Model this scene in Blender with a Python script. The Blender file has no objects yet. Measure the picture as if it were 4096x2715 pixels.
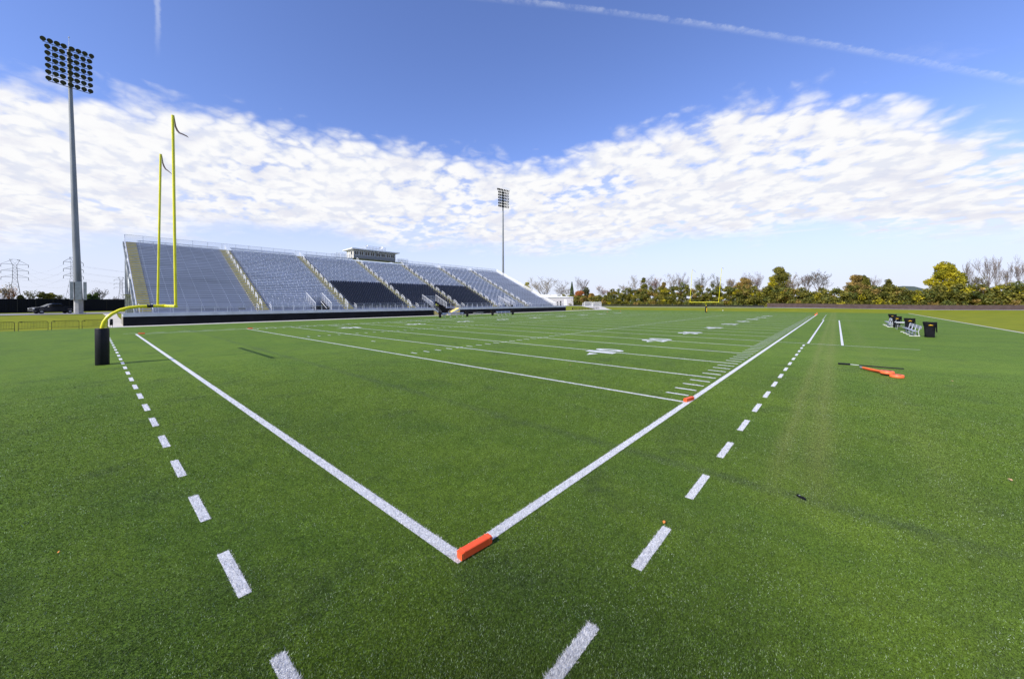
import bpy, math, random
import numpy as np
from mathutils import Matrix, Vector
rnd = random.Random(7)
sc = bpy.context.scene
col = sc.collection
R = math.radians

# ---------------------------------------------------------------- camera
CAM = (-3.0315, -3.5572, 3.1253)
yaw, pitch, roll = 0.719435, 0.005221, -0.002067
cy, sy, cp, sp = math.cos(yaw), math.sin(yaw), math.cos(pitch), math.sin(pitch)
fw = Vector((cy * cp, sy * cp, -sp)); rt = Vector((sy, -cy, 0)); up = rt.cross(fw)
cr, sr = math.cos(roll), math.sin(roll)
rt2 = cr * rt + sr * up; up2 = -sr * rt + cr * up
cam_d = bpy.data.cameras.new('camera'); cam = bpy.data.objects.new('camera', cam_d); col.objects.link(cam)
cam.matrix_world = Matrix(((rt2.x, up2.x, -fw.x, CAM[0]), (rt2.y, up2.y, -fw.y, CAM[1]), (rt2.z, up2.z, -fw.z, CAM[2]), (0, 0, 0, 1)))
cam_d.sensor_width = 36; cam_d.sensor_fit = 'HORIZONTAL'; cam_d.lens = 1478.678 / 4096 * 36
cam_d.shift_x = -0.0007; cam_d.shift_y = -142.16 / 4096
cam_d.clip_start = 0.1; cam_d.clip_end = 6000
sc.camera = cam

# ---------------------------------------------------------------- sun
SUN_EL, SUN_DIR = 36.0, Vector((-1.365, 0.163, 1.0)).normalized()
sun_d = bpy.data.lights.new('sun', 'SUN'); sun_d.energy = 5.0; sun_d.angle = R(0.5); sun_d.color = (1.0, 0.955, 0.88)
sun = bpy.data.objects.new('sun', sun_d); col.objects.link(sun)
sun.location = (-40, 10, 60)
sun.rotation_euler = SUN_DIR.to_track_quat('Z', 'Y').to_euler()

# ---------------------------------------------------------------- world
w = bpy.data.worlds.new('World'); sc.world = w; w.use_nodes = True
nt = w.node_tree; nt.nodes.clear()
def N(t, **k):
    n = nt.nodes.new(t)
    for a, b in k.items(): setattr(n, a, b)
    return n
def LK(a, b): nt.links.new(a, b)
def val(x):
    return x
def M(op, a, b=None, c=None, clamp=False):
    n = nt.nodes.new('ShaderNodeMath'); n.operation = op; n.use_clamp = clamp
    for i, x in enumerate((a, b, c)):
        if x is None: continue
        if isinstance(x, (int, float)): n.inputs[i].default_value = x
        else: nt.links.new(x, n.inputs[i])
    return n.outputs[0]
def SS(x, lo, hi):
    n = nt.nodes.new('ShaderNodeMapRange'); n.interpolation_type = 'SMOOTHSTEP'
    nt.links.new(x, n.inputs[0]); 
    for i, v in ((1, lo), (2, hi), (3, 0.0), (4, 1.0)):
        if isinstance(v, (int, float)): n.inputs[i].default_value = v
        else: nt.links.new(v, n.inputs[i])
    return n.outputs[0]
def NZ(vec, scale, detail=6, rough=.55, dist=0.0, lac=2.0):
    n = nt.nodes.new('ShaderNodeTexNoise'); n.inputs['Scale'].default_value = scale; n.inputs['Detail'].default_value = detail
    n.inputs['Roughness'].default_value = rough; n.inputs['Distortion'].default_value = dist; n.inputs['Lacunarity'].default_value = lac
    nt.links.new(vec, n.inputs['Vector']); return n.outputs['Fac']
def MIXC(f, a, b, mode='MIX'):
    n = nt.nodes.new('ShaderNodeMix'); n.data_type = 'RGBA'; n.blend_type = mode
    for i, x in ((0, f), (6, a), (7, b)):
        if isinstance(x, (int, float)): n.inputs[i].default_value = x
        elif isinstance(x, tuple): n.inputs[i].default_value = (*x, 1)
        else: nt.links.new(x, n.inputs[i])
    return n.outputs[2]
tc = N('ShaderNodeTexCoord'); nrm = N('ShaderNodeVectorMath', operation='NORMALIZE'); LK(tc.outputs['Generated'], nrm.inputs[0])
dirv = nrm.outputs[0]
sep = N('ShaderNodeSeparateXYZ'); LK(dirv, sep.inputs[0]); dx, dy, dz = sep.outputs
sky = N('ShaderNodeTexSky', sky_type='NISHITA'); sky.sun_disc = False; sky.sun_elevation = R(SUN_EL)
sky.sun_rotation = math.atan2(SUN_DIR.x, SUN_DIR.y); sky.air_density = 1.0; sky.dust_density = 0.3; sky.ozone_density = 3.0; sky.altitude = 200
SKY_STRENGTH = 0.15
skc = N('ShaderNodeVectorMath', operation='SCALE'); LK(sky.outputs[0], skc.inputs[0]); skc.inputs['Scale'].default_value = SKY_STRENGTH
tint = MIXC(1.0, skc.outputs[0], (1.14, 1.12, 1.50), 'MULTIPLY')
az = M('MULTIPLY', M('ARCTAN2', dy, dx), 57.29578)
el = M('MULTIPLY', M('ARCSINE', dz), 57.29578)
# cloud-plane coordinates
zz = M('ADD', M('MAXIMUM', dz, 0.0), 0.20)
cmb = N('ShaderNodeCombineXYZ'); LK(M('DIVIDE', dx, zz), cmb.inputs[0]); LK(M('DIVIDE', dy, zz), cmb.inputs[1]); P = cmb.outputs[0]
mp = N('ShaderNodeMapping'); mp.inputs['Rotation'].default_value = (0, 0, R(-30)); mp.inputs['Scale'].default_value = (1.0, 0.80, 1.0); LK(P, mp.inputs['Vector']); Ps = mp.outputs[0]
def curve(x, pts, x0, x1, y1):
    n = nt.nodes.new('ShaderNodeFloatCurve'); c = n.mapping.curves[0]
    P_ = sorted(((a - x0) / (x1 - x0), b / y1) for a, b in pts)
    while len(c.points) < len(P_): c.points.new(0.5, 0.5)
    for q, (a, b) in zip(c.points, P_): q.location = (a, b); q.handle_type = 'AUTO'
    n.mapping.update()
    nt.links.new(M('DIVIDE', M('SUBTRACT', x, x0), x1 - x0, clamp=True), n.inputs['Value'])
    return M('MULTIPLY', n.outputs[0], y1)
TOPS = [(-70, 12), (-30, 12), (-15.4, 13.4), (-10.1, 16.8), (-5.1, 20.3), (-2.1, 21.5), (1.1, 23.3), (5.9, 23.9), (9.9, 24.9), (14.4, 24.3), (20.8, 24.1), (27.9, 23.0), (32.0, 21.4), (37.3, 20.9), (45.1, 21.4), (52.7, 21.9), (64.9, 22.3), (76.5, 21.9), (86.3, 21.6), (93.2, 20.3), (97.8, 19.5), (120, 20), (170, 18)]
BOTS = [(-70, 5), (-15.4, 5.8), (-5.1, 6.9), (1.0, 8.9), (8.5, 8.9), (17.5, 9.4), (24.3, 8.0), (35.4, 7.9), (47.0, 8.5), (58.1, 8.8), (68.1, 9.5), (73.9, 9.5), (79.1, 9.1), (85.6, 7.4), (91.0, 6.6), (97.9, 5.4), (130, 6), (170, 6)]
top = curve(az, TOPS, -70, 170, 40); bot = curve(az, BOTS, -70, 170, 40)
n_big = NZ(P, 1.6, 3, .5); n_edge = NZ(P, 4.5, 6, .6, 0.2); n_puff = NZ(Ps, 13.0, 5, .52, 0.1); n_str = NZ(Ps, 3.0, 6, .6, .3)
nv = N('ShaderNodeTexNoise'); nv.inputs['Scale'].default_value = 5.0; nv.inputs['Detail'].default_value = 4; LK(P, nv.inputs['Vector'])
va = N('ShaderNodeVectorMath', operation='MULTIPLY_ADD'); LK(nv.outputs['Color'], va.inputs[0]); va.inputs[1].default_value = (.30, .30, 0); LK(P, va.inputs[2])
def VOR(scale):
    v = N('ShaderNodeTexVoronoi', feature='F1', voronoi_dimensions='2D'); v.inputs['Scale'].default_value = scale; LK(va.outputs[0], v.inputs['Vector']); return v.outputs['Distance']
cell = VOR(11.0)
wob = M('ADD', M('MULTIPLY', M('SUBTRACT', n_edge, .5), 6.0), M('MULTIPLY', M('SUBTRACT', cell, .42), 2.6))
elw = M('ADD', el, wob)
upper = M('SUBTRACT', 1.0, SS(elw, M('SUBTRACT', top, 2.6), M('ADD', top, 1.0)))
wob2 = M('MULTIPLY', M('SUBTRACT', n_str, .5), 6.0)
lower = SS(M('ADD', el, wob2), M('SUBTRACT', bot, 1.4), M('ADD', bot, 1.6))
mask = M('MULTIPLY', upper, lower)
dens = M('ADD', M('ADD', M('MULTIPLY', M('SUBTRACT', n_puff, .5), 2.5), M('MULTIPLY', M('SUBTRACT', .42, cell), .50)), M('MULTIPLY', M('SUBTRACT', n_big, .5), 3.0))
right_thin = SS(az, 12.0, -18.0)
dens = M('SUBTRACT', M('ADD', dens, M('ADD', .54, M('MULTIPLY', SS(az, 60, 90), .16))), M('MULTIPLY', right_thin, .12))
cover = SS(dens, -0.42, 0.42)
cloud = M('MULTIPLY', mask, cover)
veil = M('MULTIPLY', mask, 0.34)
cloud = M('MAXIMUM', cloud, veil)
# wisps above the deck edge at the right
wis = M('MULTIPLY', M('MULTIPLY', SS(NZ(Ps, 4.5, 6, .6, .4), .60, .80), SS(az, 26, 4)), M('MULTIPLY', SS(el, 4.0, 12.0), SS(el, 27.0, 17.0)))
cloud = M('MAXIMUM', cloud, M('MULTIPLY', wis, .55))
shade = SS(M('ADD', NZ(Ps, 6.0, 5, .55, .2), M('MULTIPLY', SS(el, 20.0, 7.0), .09)), .50, .74)
ccol = MIXC(M('MULTIPLY', shade, .8), (0.98, 0.98, 0.99), (0.78, 0.79, 0.89))
ccol = MIXC(M('MULTIPLY', SS(M('ADD', M('SUBTRACT', n_puff, .5), M('MULTIPLY', M('SUBTRACT', .42, cell), .4)), .06, -.16), .62), ccol, (0.70, 0.745, 0.89))
# pale horizon band
hz = SS(el, 21.0, -1.0)
base = MIXC(M('MULTIPLY', hz, .95), tint, (0.76, 0.81, 0.965))
res = MIXC(cloud, base, ccol)
# long contrail (a straight trail in the sky) and a short one
dot = N('ShaderNodeVectorMath', operation='DOT_PRODUCT'); LK(dirv, dot.inputs[0]); dot.inputs[1].default_value = (0.4720, 0.5198, -0.7121)
cdist = M('SUBTRACT', dot.outputs['Value'], 0.09246)
rag = NZ(P, 26.0, 4, .7)
cw = M('ADD', cdist, M('MULTIPLY', M('SUBTRACT', rag, .5), 0.010))
trail = M('MULTIPLY', SS(cw, -0.006, -0.002), SS(cw, 0.009, 0.000))
trail = M('MULTIPLY', M('MULTIPLY', trail, M('MULTIPLY', SS(rag, .25, .8), .36)), SS(az, 60, 45))
res = MIXC(trail, res, (0.80, 0.86, 0.98))
t2 = M('MULTIPLY', SS(M('ABSOLUTE', M('SUBTRACT', az, M('ADD', 84.9, M('MULTIPLY', M('SUBTRACT', rag, .5), .5)))), .34, 0.03), M('MULTIPLY', SS(el, 25.0, 30.0), SS(el, 50, 40)))
res = MIXC(M('MULTIPLY', t2, .32), res, (0.80, 0.86, 0.98))
t3 = M('MULTIPLY', SS(M('ABSOLUTE', M('SUBTRACT', el, 8.55)), .22, 0.02), M('MULTIPLY', SS(az, -1.0, 3.0), SS(az, 12.5, 8.0)))
res = MIXC(M('MULTIPLY', t3, .35), res, (0.9, 0.93, 1.0))
bg = N('ShaderNodeBackground'); LK(res, bg.inputs['Color']); bg.inputs['Strength'].default_value = 1.0
wo = N('ShaderNodeOutputWorld'); LK(bg.outputs[0], wo.inputs[0])

sc.view_settings.view_transform = 'Standard'; sc.view_settings.look = 'None'
sc.view_settings.exposure = 0.0; sc.view_settings.gamma = 1.0
sc.cycles.max_bounces = 6; sc.cycles.transparent_max_bounces = 24

# ---------------------------------------------------------------- helpers
ORG = {}
class MB:
    def __init__(s): s.v = []; s.f = []
    def add(s, vs, fs):
        o = len(s.v); s.v += [tuple(p) for p in vs]; s.f += [tuple(i + o for i in f) for f in fs]; return s
    def box(s, x0, x1, y0, y1, z0, z1):
        s.add([(x0, y0, z0), (x1, y0, z0), (x1, y1, z0), (x0, y1, z0), (x0, y0, z1), (x1, y0, z1), (x1, y1, z1), (x0, y1, z1)],
              [(0, 3, 2, 1), (4, 5, 6, 7), (0, 1, 5, 4), (1, 2, 6, 5), (2, 3, 7, 6), (3, 0, 4, 7)]); return s
    def hexa(s, b, t):   # bottom and top quads
        s.add(list(b) + list(t), [(0, 3, 2, 1), (4, 5, 6, 7), (0, 1, 5, 4), (1, 2, 6, 5), (2, 3, 7, 6), (3, 0, 4, 7)]); return s
    def quad(s, *p): s.add(p, [tuple(range(len(p)))]); return s
    def ring(s, c, d, r, n, ref=None):
        d = Vector(d).normalized(); a = ref or (Vector((0, 0, 1)) if abs(d.z) < .9 else Vector((1, 0, 0)))
        x = d.cross(a).normalized(); y = d.cross(x)
        return [tuple(Vector(c) + x * (r * math.cos(2 * math.pi * i / n)) + y * (r * math.sin(2 * math.pi * i / n))) for i in range(n)]
    def tube(s, pts, r, n=8, cap=True):
        pts = [Vector(p) for p in pts]; k = len(pts); rs = r if isinstance(r, (list, tuple)) else [r] * k
        o = len(s.v); X = None
        for i, p in enumerate(pts):
            d = (pts[min(i + 1, k - 1)] - pts[max(i - 1, 0)]).normalized()
            if X is None: X = d.cross(Vector((0, 0, 1)) if abs(d.z) < .9 else Vector((1, 0, 0))).normalized()
            else: X = (X - d * X.dot(d)).normalized()
            Y = d.cross(X)
            for j in range(n):
                a_ = 2 * math.pi * j / n; s.v.append(tuple(p + X * (rs[i] * math.cos(a_)) + Y * (rs[i] * math.sin(a_))))
        for i in range(k - 1):
            for j in range(n):
                a = o + i * n + j; b = o + i * n + (j + 1) % n
                s.f.append((a, b, b + n, a + n))
        if cap: s.f.append(tuple(range(o + n - 1, o - 1, -1))); s.f.append(tuple(range(o + (k - 1) * n, o + k * n)))
        return s
    def lathe(s, c, prof, n=20, axis=(0, 0, 1)):
        a = Vector(axis).normalized(); o = len(s.v)
        for h, r in prof: s.v += s.ring(Vector(c) + a * h, a, max(r, 1e-4), n)
        k = len(prof)
        for i in range(k - 1):
            for j in range(n):
                p = o + i * n + j; q = o + i * n + (j + 1) % n; s.f.append((p, q, q + n, p + n))
        s.f.append(tuple(range(o + n - 1, o - 1, -1))); s.f.append(tuple(range(o + (k - 1) * n, o + k * n)))
        return s
    def prism(s, poly, z0, z1):
        n = len(poly); s.add([(x, y, z0) for x, y in poly] + [(x, y, z1) for x, y in poly],
              [tuple(range(n - 1, -1, -1)), tuple(range(n, 2 * n))] + [(i, (i + 1) % n, (i + 1) % n + n, i + n) for i in range(n)]); return s
    def build(s, name, mat, parent=None, smooth=False):
        org = ORG.get(parent.name, (0, 0, 0)) if parent else (0, 0, 0)
        me = bpy.data.meshes.new(name)
        vv = [(a - org[0], b - org[1], c - org[2]) for a, b, c in s.v] if any(org) else s.v
        me.from_pydata(vv, [], s.f); me.materials.append(mat)
        if smooth:
            me.polygons.foreach_set('use_smooth', [True] * len(me.polygons))
            try: me.set_sharp_from_angle(angle=R(38))
            except Exception: pass
        ob = bpy.data.objects.new(name, me); col.objects.link(ob)
        if parent: ob.parent = parent; ORG[ob.name] = org
        return ob
def root(name, loc, label, cat, group=None, rz=0.0):
    o = bpy.data.objects.new(name, None); col.objects.link(o); o.location = loc; o.rotation_euler[2] = rz; o.empty_display_size = .2
    o['label'] = label; o['category'] = cat
    if group: o['group'] = group
    ORG[o.name] = tuple(loc); return o
def tag(o, label=None, cat=None, group=None, kind=None):
    for k, v in (('label', label), ('category', cat), ('group', group), ('kind', kind)):
        if v: o[k] = v
    return o
def copy_tree(o, parent=None):
    c = o.copy(); col.objects.link(c); c.parent = parent
    for ch in o.children: copy_tree(ch, c)
    return c
def clone(o, loc, rz, label, group=None, sc_=None):
    c = copy_tree(o); c.location = loc; c.rotation_euler = (0, 0, rz); c['label'] = label
    if group: c['group'] = group
    if sc_: c.scale = sc_
    return c

MATS = {}
def mat(name, c, rough=.6, metal=0.0, var=0.0, scale=3.0, bump=0.0, bscale=40.0, c2=None, sheen=0.0, emit=None, spec=.5, alpha=None, trans=0.0, stretch=None):
    m = bpy.data.materials.new(name); m.use_nodes = True; t = m.node_tree; b = t.nodes['Principled BSDF']
    b.inputs['Roughness'].default_value = rough; b.inputs['Metallic'].default_value = metal; b.inputs['Specular IOR Level'].default_value = spec
    b.inputs['Base Color'].default_value = (*c, 1)
    if alpha is not None: b.inputs['Alpha'].default_value = alpha
    if sheen: b.inputs['Sheen Weight'].default_value = sheen
    g = t.nodes.new('ShaderNodeTexCoord'); vec = g.outputs['Object']
    if stretch:
        mp_ = t.nodes.new('ShaderNodeMapping'); mp_.inputs['Scale'].default_value = stretch; t.links.new(vec, mp_.inputs[0]); vec = mp_.outputs[0]
    if var or c2:
        n = t.nodes.new('ShaderNodeTexNoise'); n.inputs['Scale'].default_value = scale; n.inputs['Detail'].default_value = 5; t.links.new(vec, n.inputs['Vector'])
        mr = t.nodes.new('ShaderNodeMapRange'); mr.inputs[1].default_value = .3; mr.inputs[2].default_value = .7; t.links.new(n.outputs['Fac'], mr.inputs[0])
        mx = t.nodes.new('ShaderNodeMix'); mx.data_type = 'RGBA'; t.links.new(mr.outputs[0], mx.inputs[0])
        lo = c2 if c2 else tuple(x * (1 - var) for x in c); hi = c if c2 else tuple(min(1, x * (1 + var)) for x in c)
        mx.inputs[6].default_value = (*lo, 1); mx.inputs[7].default_value = (*hi, 1); t.links.new(mx.outputs[2], b.inputs['Base Color'])
        rr = t.nodes.new('ShaderNodeMapRange'); rr.inputs[3].default_value = max(0, rough - .08); rr.inputs[4].default_value = min(1, rough + .1)
        t.links.new(n.outputs['Fac'], rr.inputs[0]); t.links.new(rr.outputs[0], b.inputs['Roughness'])
    if bump:
        n = t.nodes.new('ShaderNodeTexNoise'); n.inputs['Scale'].default_value = bscale; n.inputs['Detail'].default_value = 4; t.links.new(vec, n.inputs['Vector'])
        bp = t.nodes.new('ShaderNodeBump'); bp.inputs['Strength'].default_value = bump; t.links.new(n.outputs['Fac'], bp.inputs['Height']); t.links.new(bp.outputs[0], b.inputs['Normal'])
    MATS[name] = m; return m
def leafmat(name, a, b_, c_):
    a, b_, c_ = [tuple(min(.8, q * 1.62) for q in t_) for t_ in (a, b_, c_)]
    m = bpy.data.materials.new(name); m.use_nodes = True; t = m.node_tree; b = t.nodes['Principled BSDF']
    g = t.nodes.new('ShaderNodeNewGeometry'); r = t.nodes.new('ShaderNodeValToRGB'); e = r.color_ramp.elements
    e[0].color = (*a, 1); e[1].color = (*c_, 1); x = e.new(.5); x.color = (*b_, 1)
    n = t.nodes.new('ShaderNodeTexNoise'); n.inputs['Scale'].default_value = .45; n.inputs['Detail'].default_value = 3; t.links.new(g.outputs['Position'], n.inputs['Vector'])
    ad = t.nodes.new('ShaderNodeMath'); ad.operation = 'MULTIPLY_ADD'; t.links.new(n.outputs['Fac'], ad.inputs[0]); ad.inputs[1].default_value = 1.5; 
    sb = t.nodes.new('ShaderNodeMath'); sb.operation = 'MULTIPLY_ADD'; t.links.new(g.outputs['Random Per Island'], sb.inputs[0]); sb.inputs[1].default_value = .7; sb.inputs[2].default_value = -.6
    t.links.new(sb.outputs[0], ad.inputs[2]); t.links.new(ad.outputs[0], r.inputs[0]); t.links.new(r.outputs[0], b.inputs['Base Color'])
    b.inputs['Roughness'].default_value = .6; b.inputs['Specular IOR Level'].default_value = .3
    tr = t.nodes.new('ShaderNodeBsdfTranslucent'); t.links.new(r.outputs[0], tr.inputs[0]); ms = t.nodes.new('ShaderNodeMixShader'); ms.inputs[0].default_value = .48
    t.links.new(b.outputs[0], ms.inputs[1]); t.links.new(tr.outputs[0], ms.inputs[2]); t.links.new(ms.outputs[0], t.nodes['Material Output'].inputs[0])
    MATS[name] = m; return m
def meshmat(name, c, dens):
    m = mat(name, c, .5, .4); t = m.node_tree; b = t.nodes['Principled BSDF']; tr = t.nodes.new('ShaderNodeBsdfTransparent'); ms = t.nodes.new('ShaderNodeMixShader'); ms.inputs[0].default_value = dens
    t.links.new(tr.outputs[0], ms.inputs[1]); t.links.new(b.outputs[0], ms.inputs[2]); t.links.new(ms.outputs[0], t.nodes['Material Output'].inputs[0]); return m

alu = mat('aluminium', (.58, .60, .64), .42, .35, var=.12, scale=.8)
alu_b = mat('bench_aluminium', (.64, .66, .71), .40, .25, var=.15, scale=.6, stretch=(.15, 1, 1))
alu_d = mat('deck_aluminium', (.39, .41, .47), .5, .2, var=.2, scale=.7, stretch=(.2, 1, 1))
galv = mat('galvanised_steel', (.42, .44, .46), .5, .5, var=.25, scale=1.5)
galv_p = mat('galvanised_pole', (.23, .245, .26), .55, .25, var=.22, scale=.8, stretch=(1, 1, .25))
alu_t = mat('team_bench_aluminium', (.36, .38, .42), .4, .3, var=.1)
white = mat('white_paint', (.78, .78, .76), .4, var=.06, scale=4)
ylw_s = mat('step_yellow', (.74, .55, .03), .6, var=.15, scale=3)
ylw_g = mat('goalpost_yellow', (.78, .71, .015), .28, var=.08, scale=2)
black = mat('black_wall', (.007, .007, .010), .6, var=.5, scale=.6, spec=.15)
blk_v = mat('black_vinyl', (.008, .008, .012), .45, var=.3, scale=6, bump=.25, bscale=9, spec=.25)
blk_f = mat('black_fabric', (.009, .009, .012), .85, var=.3, scale=7, bump=.5, bscale=14, spec=.15)
blk_m = mat('black_metal', (.012, .012, .012), .4, .3, var=.2)
dk_fence = mat('slatted_fence', (.010, .011, .016), .6, spec=.15, var=.35, scale=2.5, stretch=(3, 3, .1))
chair_m = mat('dark_seat_plastic', (.032, .033, .042), .38, var=.2, scale=1.2)
conc = mat('concrete', (.62, .58, .50), .8, var=.08, scale=1.2, bump=.1, bscale=20)
conc2 = mat('grey_concrete', (.40, .39, .37), .85, var=.15, scale=1.5)
road_m = mat('asphalt', (.26, .25, .25), .9, var=.12, scale=1.0, bump=.2, bscale=30)
brown_m = mat('brown_windscreen', (.085, .060, .055), .85, spec=.1, var=.18, scale=1.0)
orange = mat('pylon_orange', (1.0, .105, .022), .45, var=.10, scale=14, bump=.18, bscale=16)
orange_l = mat('orange_vinyl', (1.0, .17, .045), .5, var=.06)
glass = mat('dark_glass', (.012, .013, .012), .08, spec=.6)
cream = mat('cream_siding', (.66, .62, .52), .6, var=.06)
grey_w = mat('sign_shaded_siding', (.235, .235, .24), .6, var=.08)  # press box front's shade is painted in as dark grey
roof_w = mat('roof_white', (.82, .82, .80), .5, var=.04)
wall_g = mat('building_siding', (.50, .48, .47), .7, var=.05)
bark = mat('bark', (.13, .10, .08), .9, var=.3, scale=2)
bark_t = mat('pale_bark', (.22, .175, .12), .9, var=.3, scale=2)
bark_p = mat('purple_bark', (.19, .155, .14), .9, var=.3, scale=2)
steel_d = mat('dark_lattice_steel', (.075, .075, .085), .6, .3, var=.2)
lens_m = mat('lamp_lens', (.018, .018, .02), .25, spec=.6)
ribbon_m = mat('ribbon_cloth', (.020, .007, .007), .8)
logo_y = mat('logo_yellow', (.85, .50, .02), .6)
mesh_m = meshmat('chainlink', (.62, .64, .68), .22)
mesh_w = meshmat('sunlit_chainlink', (.80, .80, .80), .5)  # sunlight on the far end panel painted in as paler mesh
mesh_b = meshmat('dark_windscreen', (.02, .02, .02), .8)
net_m = meshmat('goal_net', (.7, .7, .7), .35)
L_ol = leafmat('leaf_olive', (.040, .050, .012), (.120, .118, .020), (.23, .20, .035))
L_o2 = leafmat('leaf_olive_bright', (.050, .062, .014), (.150, .145, .024), (.29, .25, .045))
L_gr = leafmat('leaf_green', (0.021, 0.038, 0.014), (0.070, 0.105, 0.032), (0.149, 0.193, 0.052))
L_g2 = leafmat('leaf_midgreen', (.035, .050, .016), (.105, .125, .030), (.22, .22, .06))
L_dk = leafmat('leaf_dark', (0.028, 0.035, 0.018), (0.079, 0.088, 0.038), (0.158, 0.158, 0.070))
L_ye = leafmat('leaf_yellowgreen', (0.079, 0.096, 0.011), (0.298, 0.263, 0.018), (0.595, 0.420, 0.026))
L_ru = leafmat('leaf_rust', (0.123, 0.044, 0.018), (0.350, 0.131, 0.044), (0.578, 0.263, 0.088))
L_or = leafmat('leaf_orange', (0.105, 0.070, 0.021), (0.333, 0.210, 0.052), (0.560, 0.385, 0.105))
L_br = leafmat('leaf_bronze', (0.088, 0.067, 0.021), (0.245, 0.175, 0.049), (0.420, 0.298, 0.088))
L_pu = leafmat('leaf_purple', (0.123, 0.088, 0.088), (0.245, 0.175, 0.158), (0.420, 0.315, 0.263))
LEAF = {'olive': L_ol, 'olive2': L_o2, 'green': L_gr, 'green2': L_g2, 'dark': L_dk, 'yellow': L_ye, 'rust': L_ru, 'orange': L_or, 'brownleaf': L_br, 'purple': L_pu, 'brown': L_br, 'tan': L_br}

# ---------------------------------------------------------------- ground
YD = .9144; F = 48.768
def smooth(t): t = min(max(t, 0), 1); return t * t * (3 - 2 * t)
def gh(x, y):
    ax = max(-30 - x, x - 133, 0); ay = max(-17.3 - y, y - 65, 0); d = math.hypot(ax, ay)
    return -.03 + 1.03 * smooth((d - 1) / 37) + 1.0 * smooth((d - 38) / 110)

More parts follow.
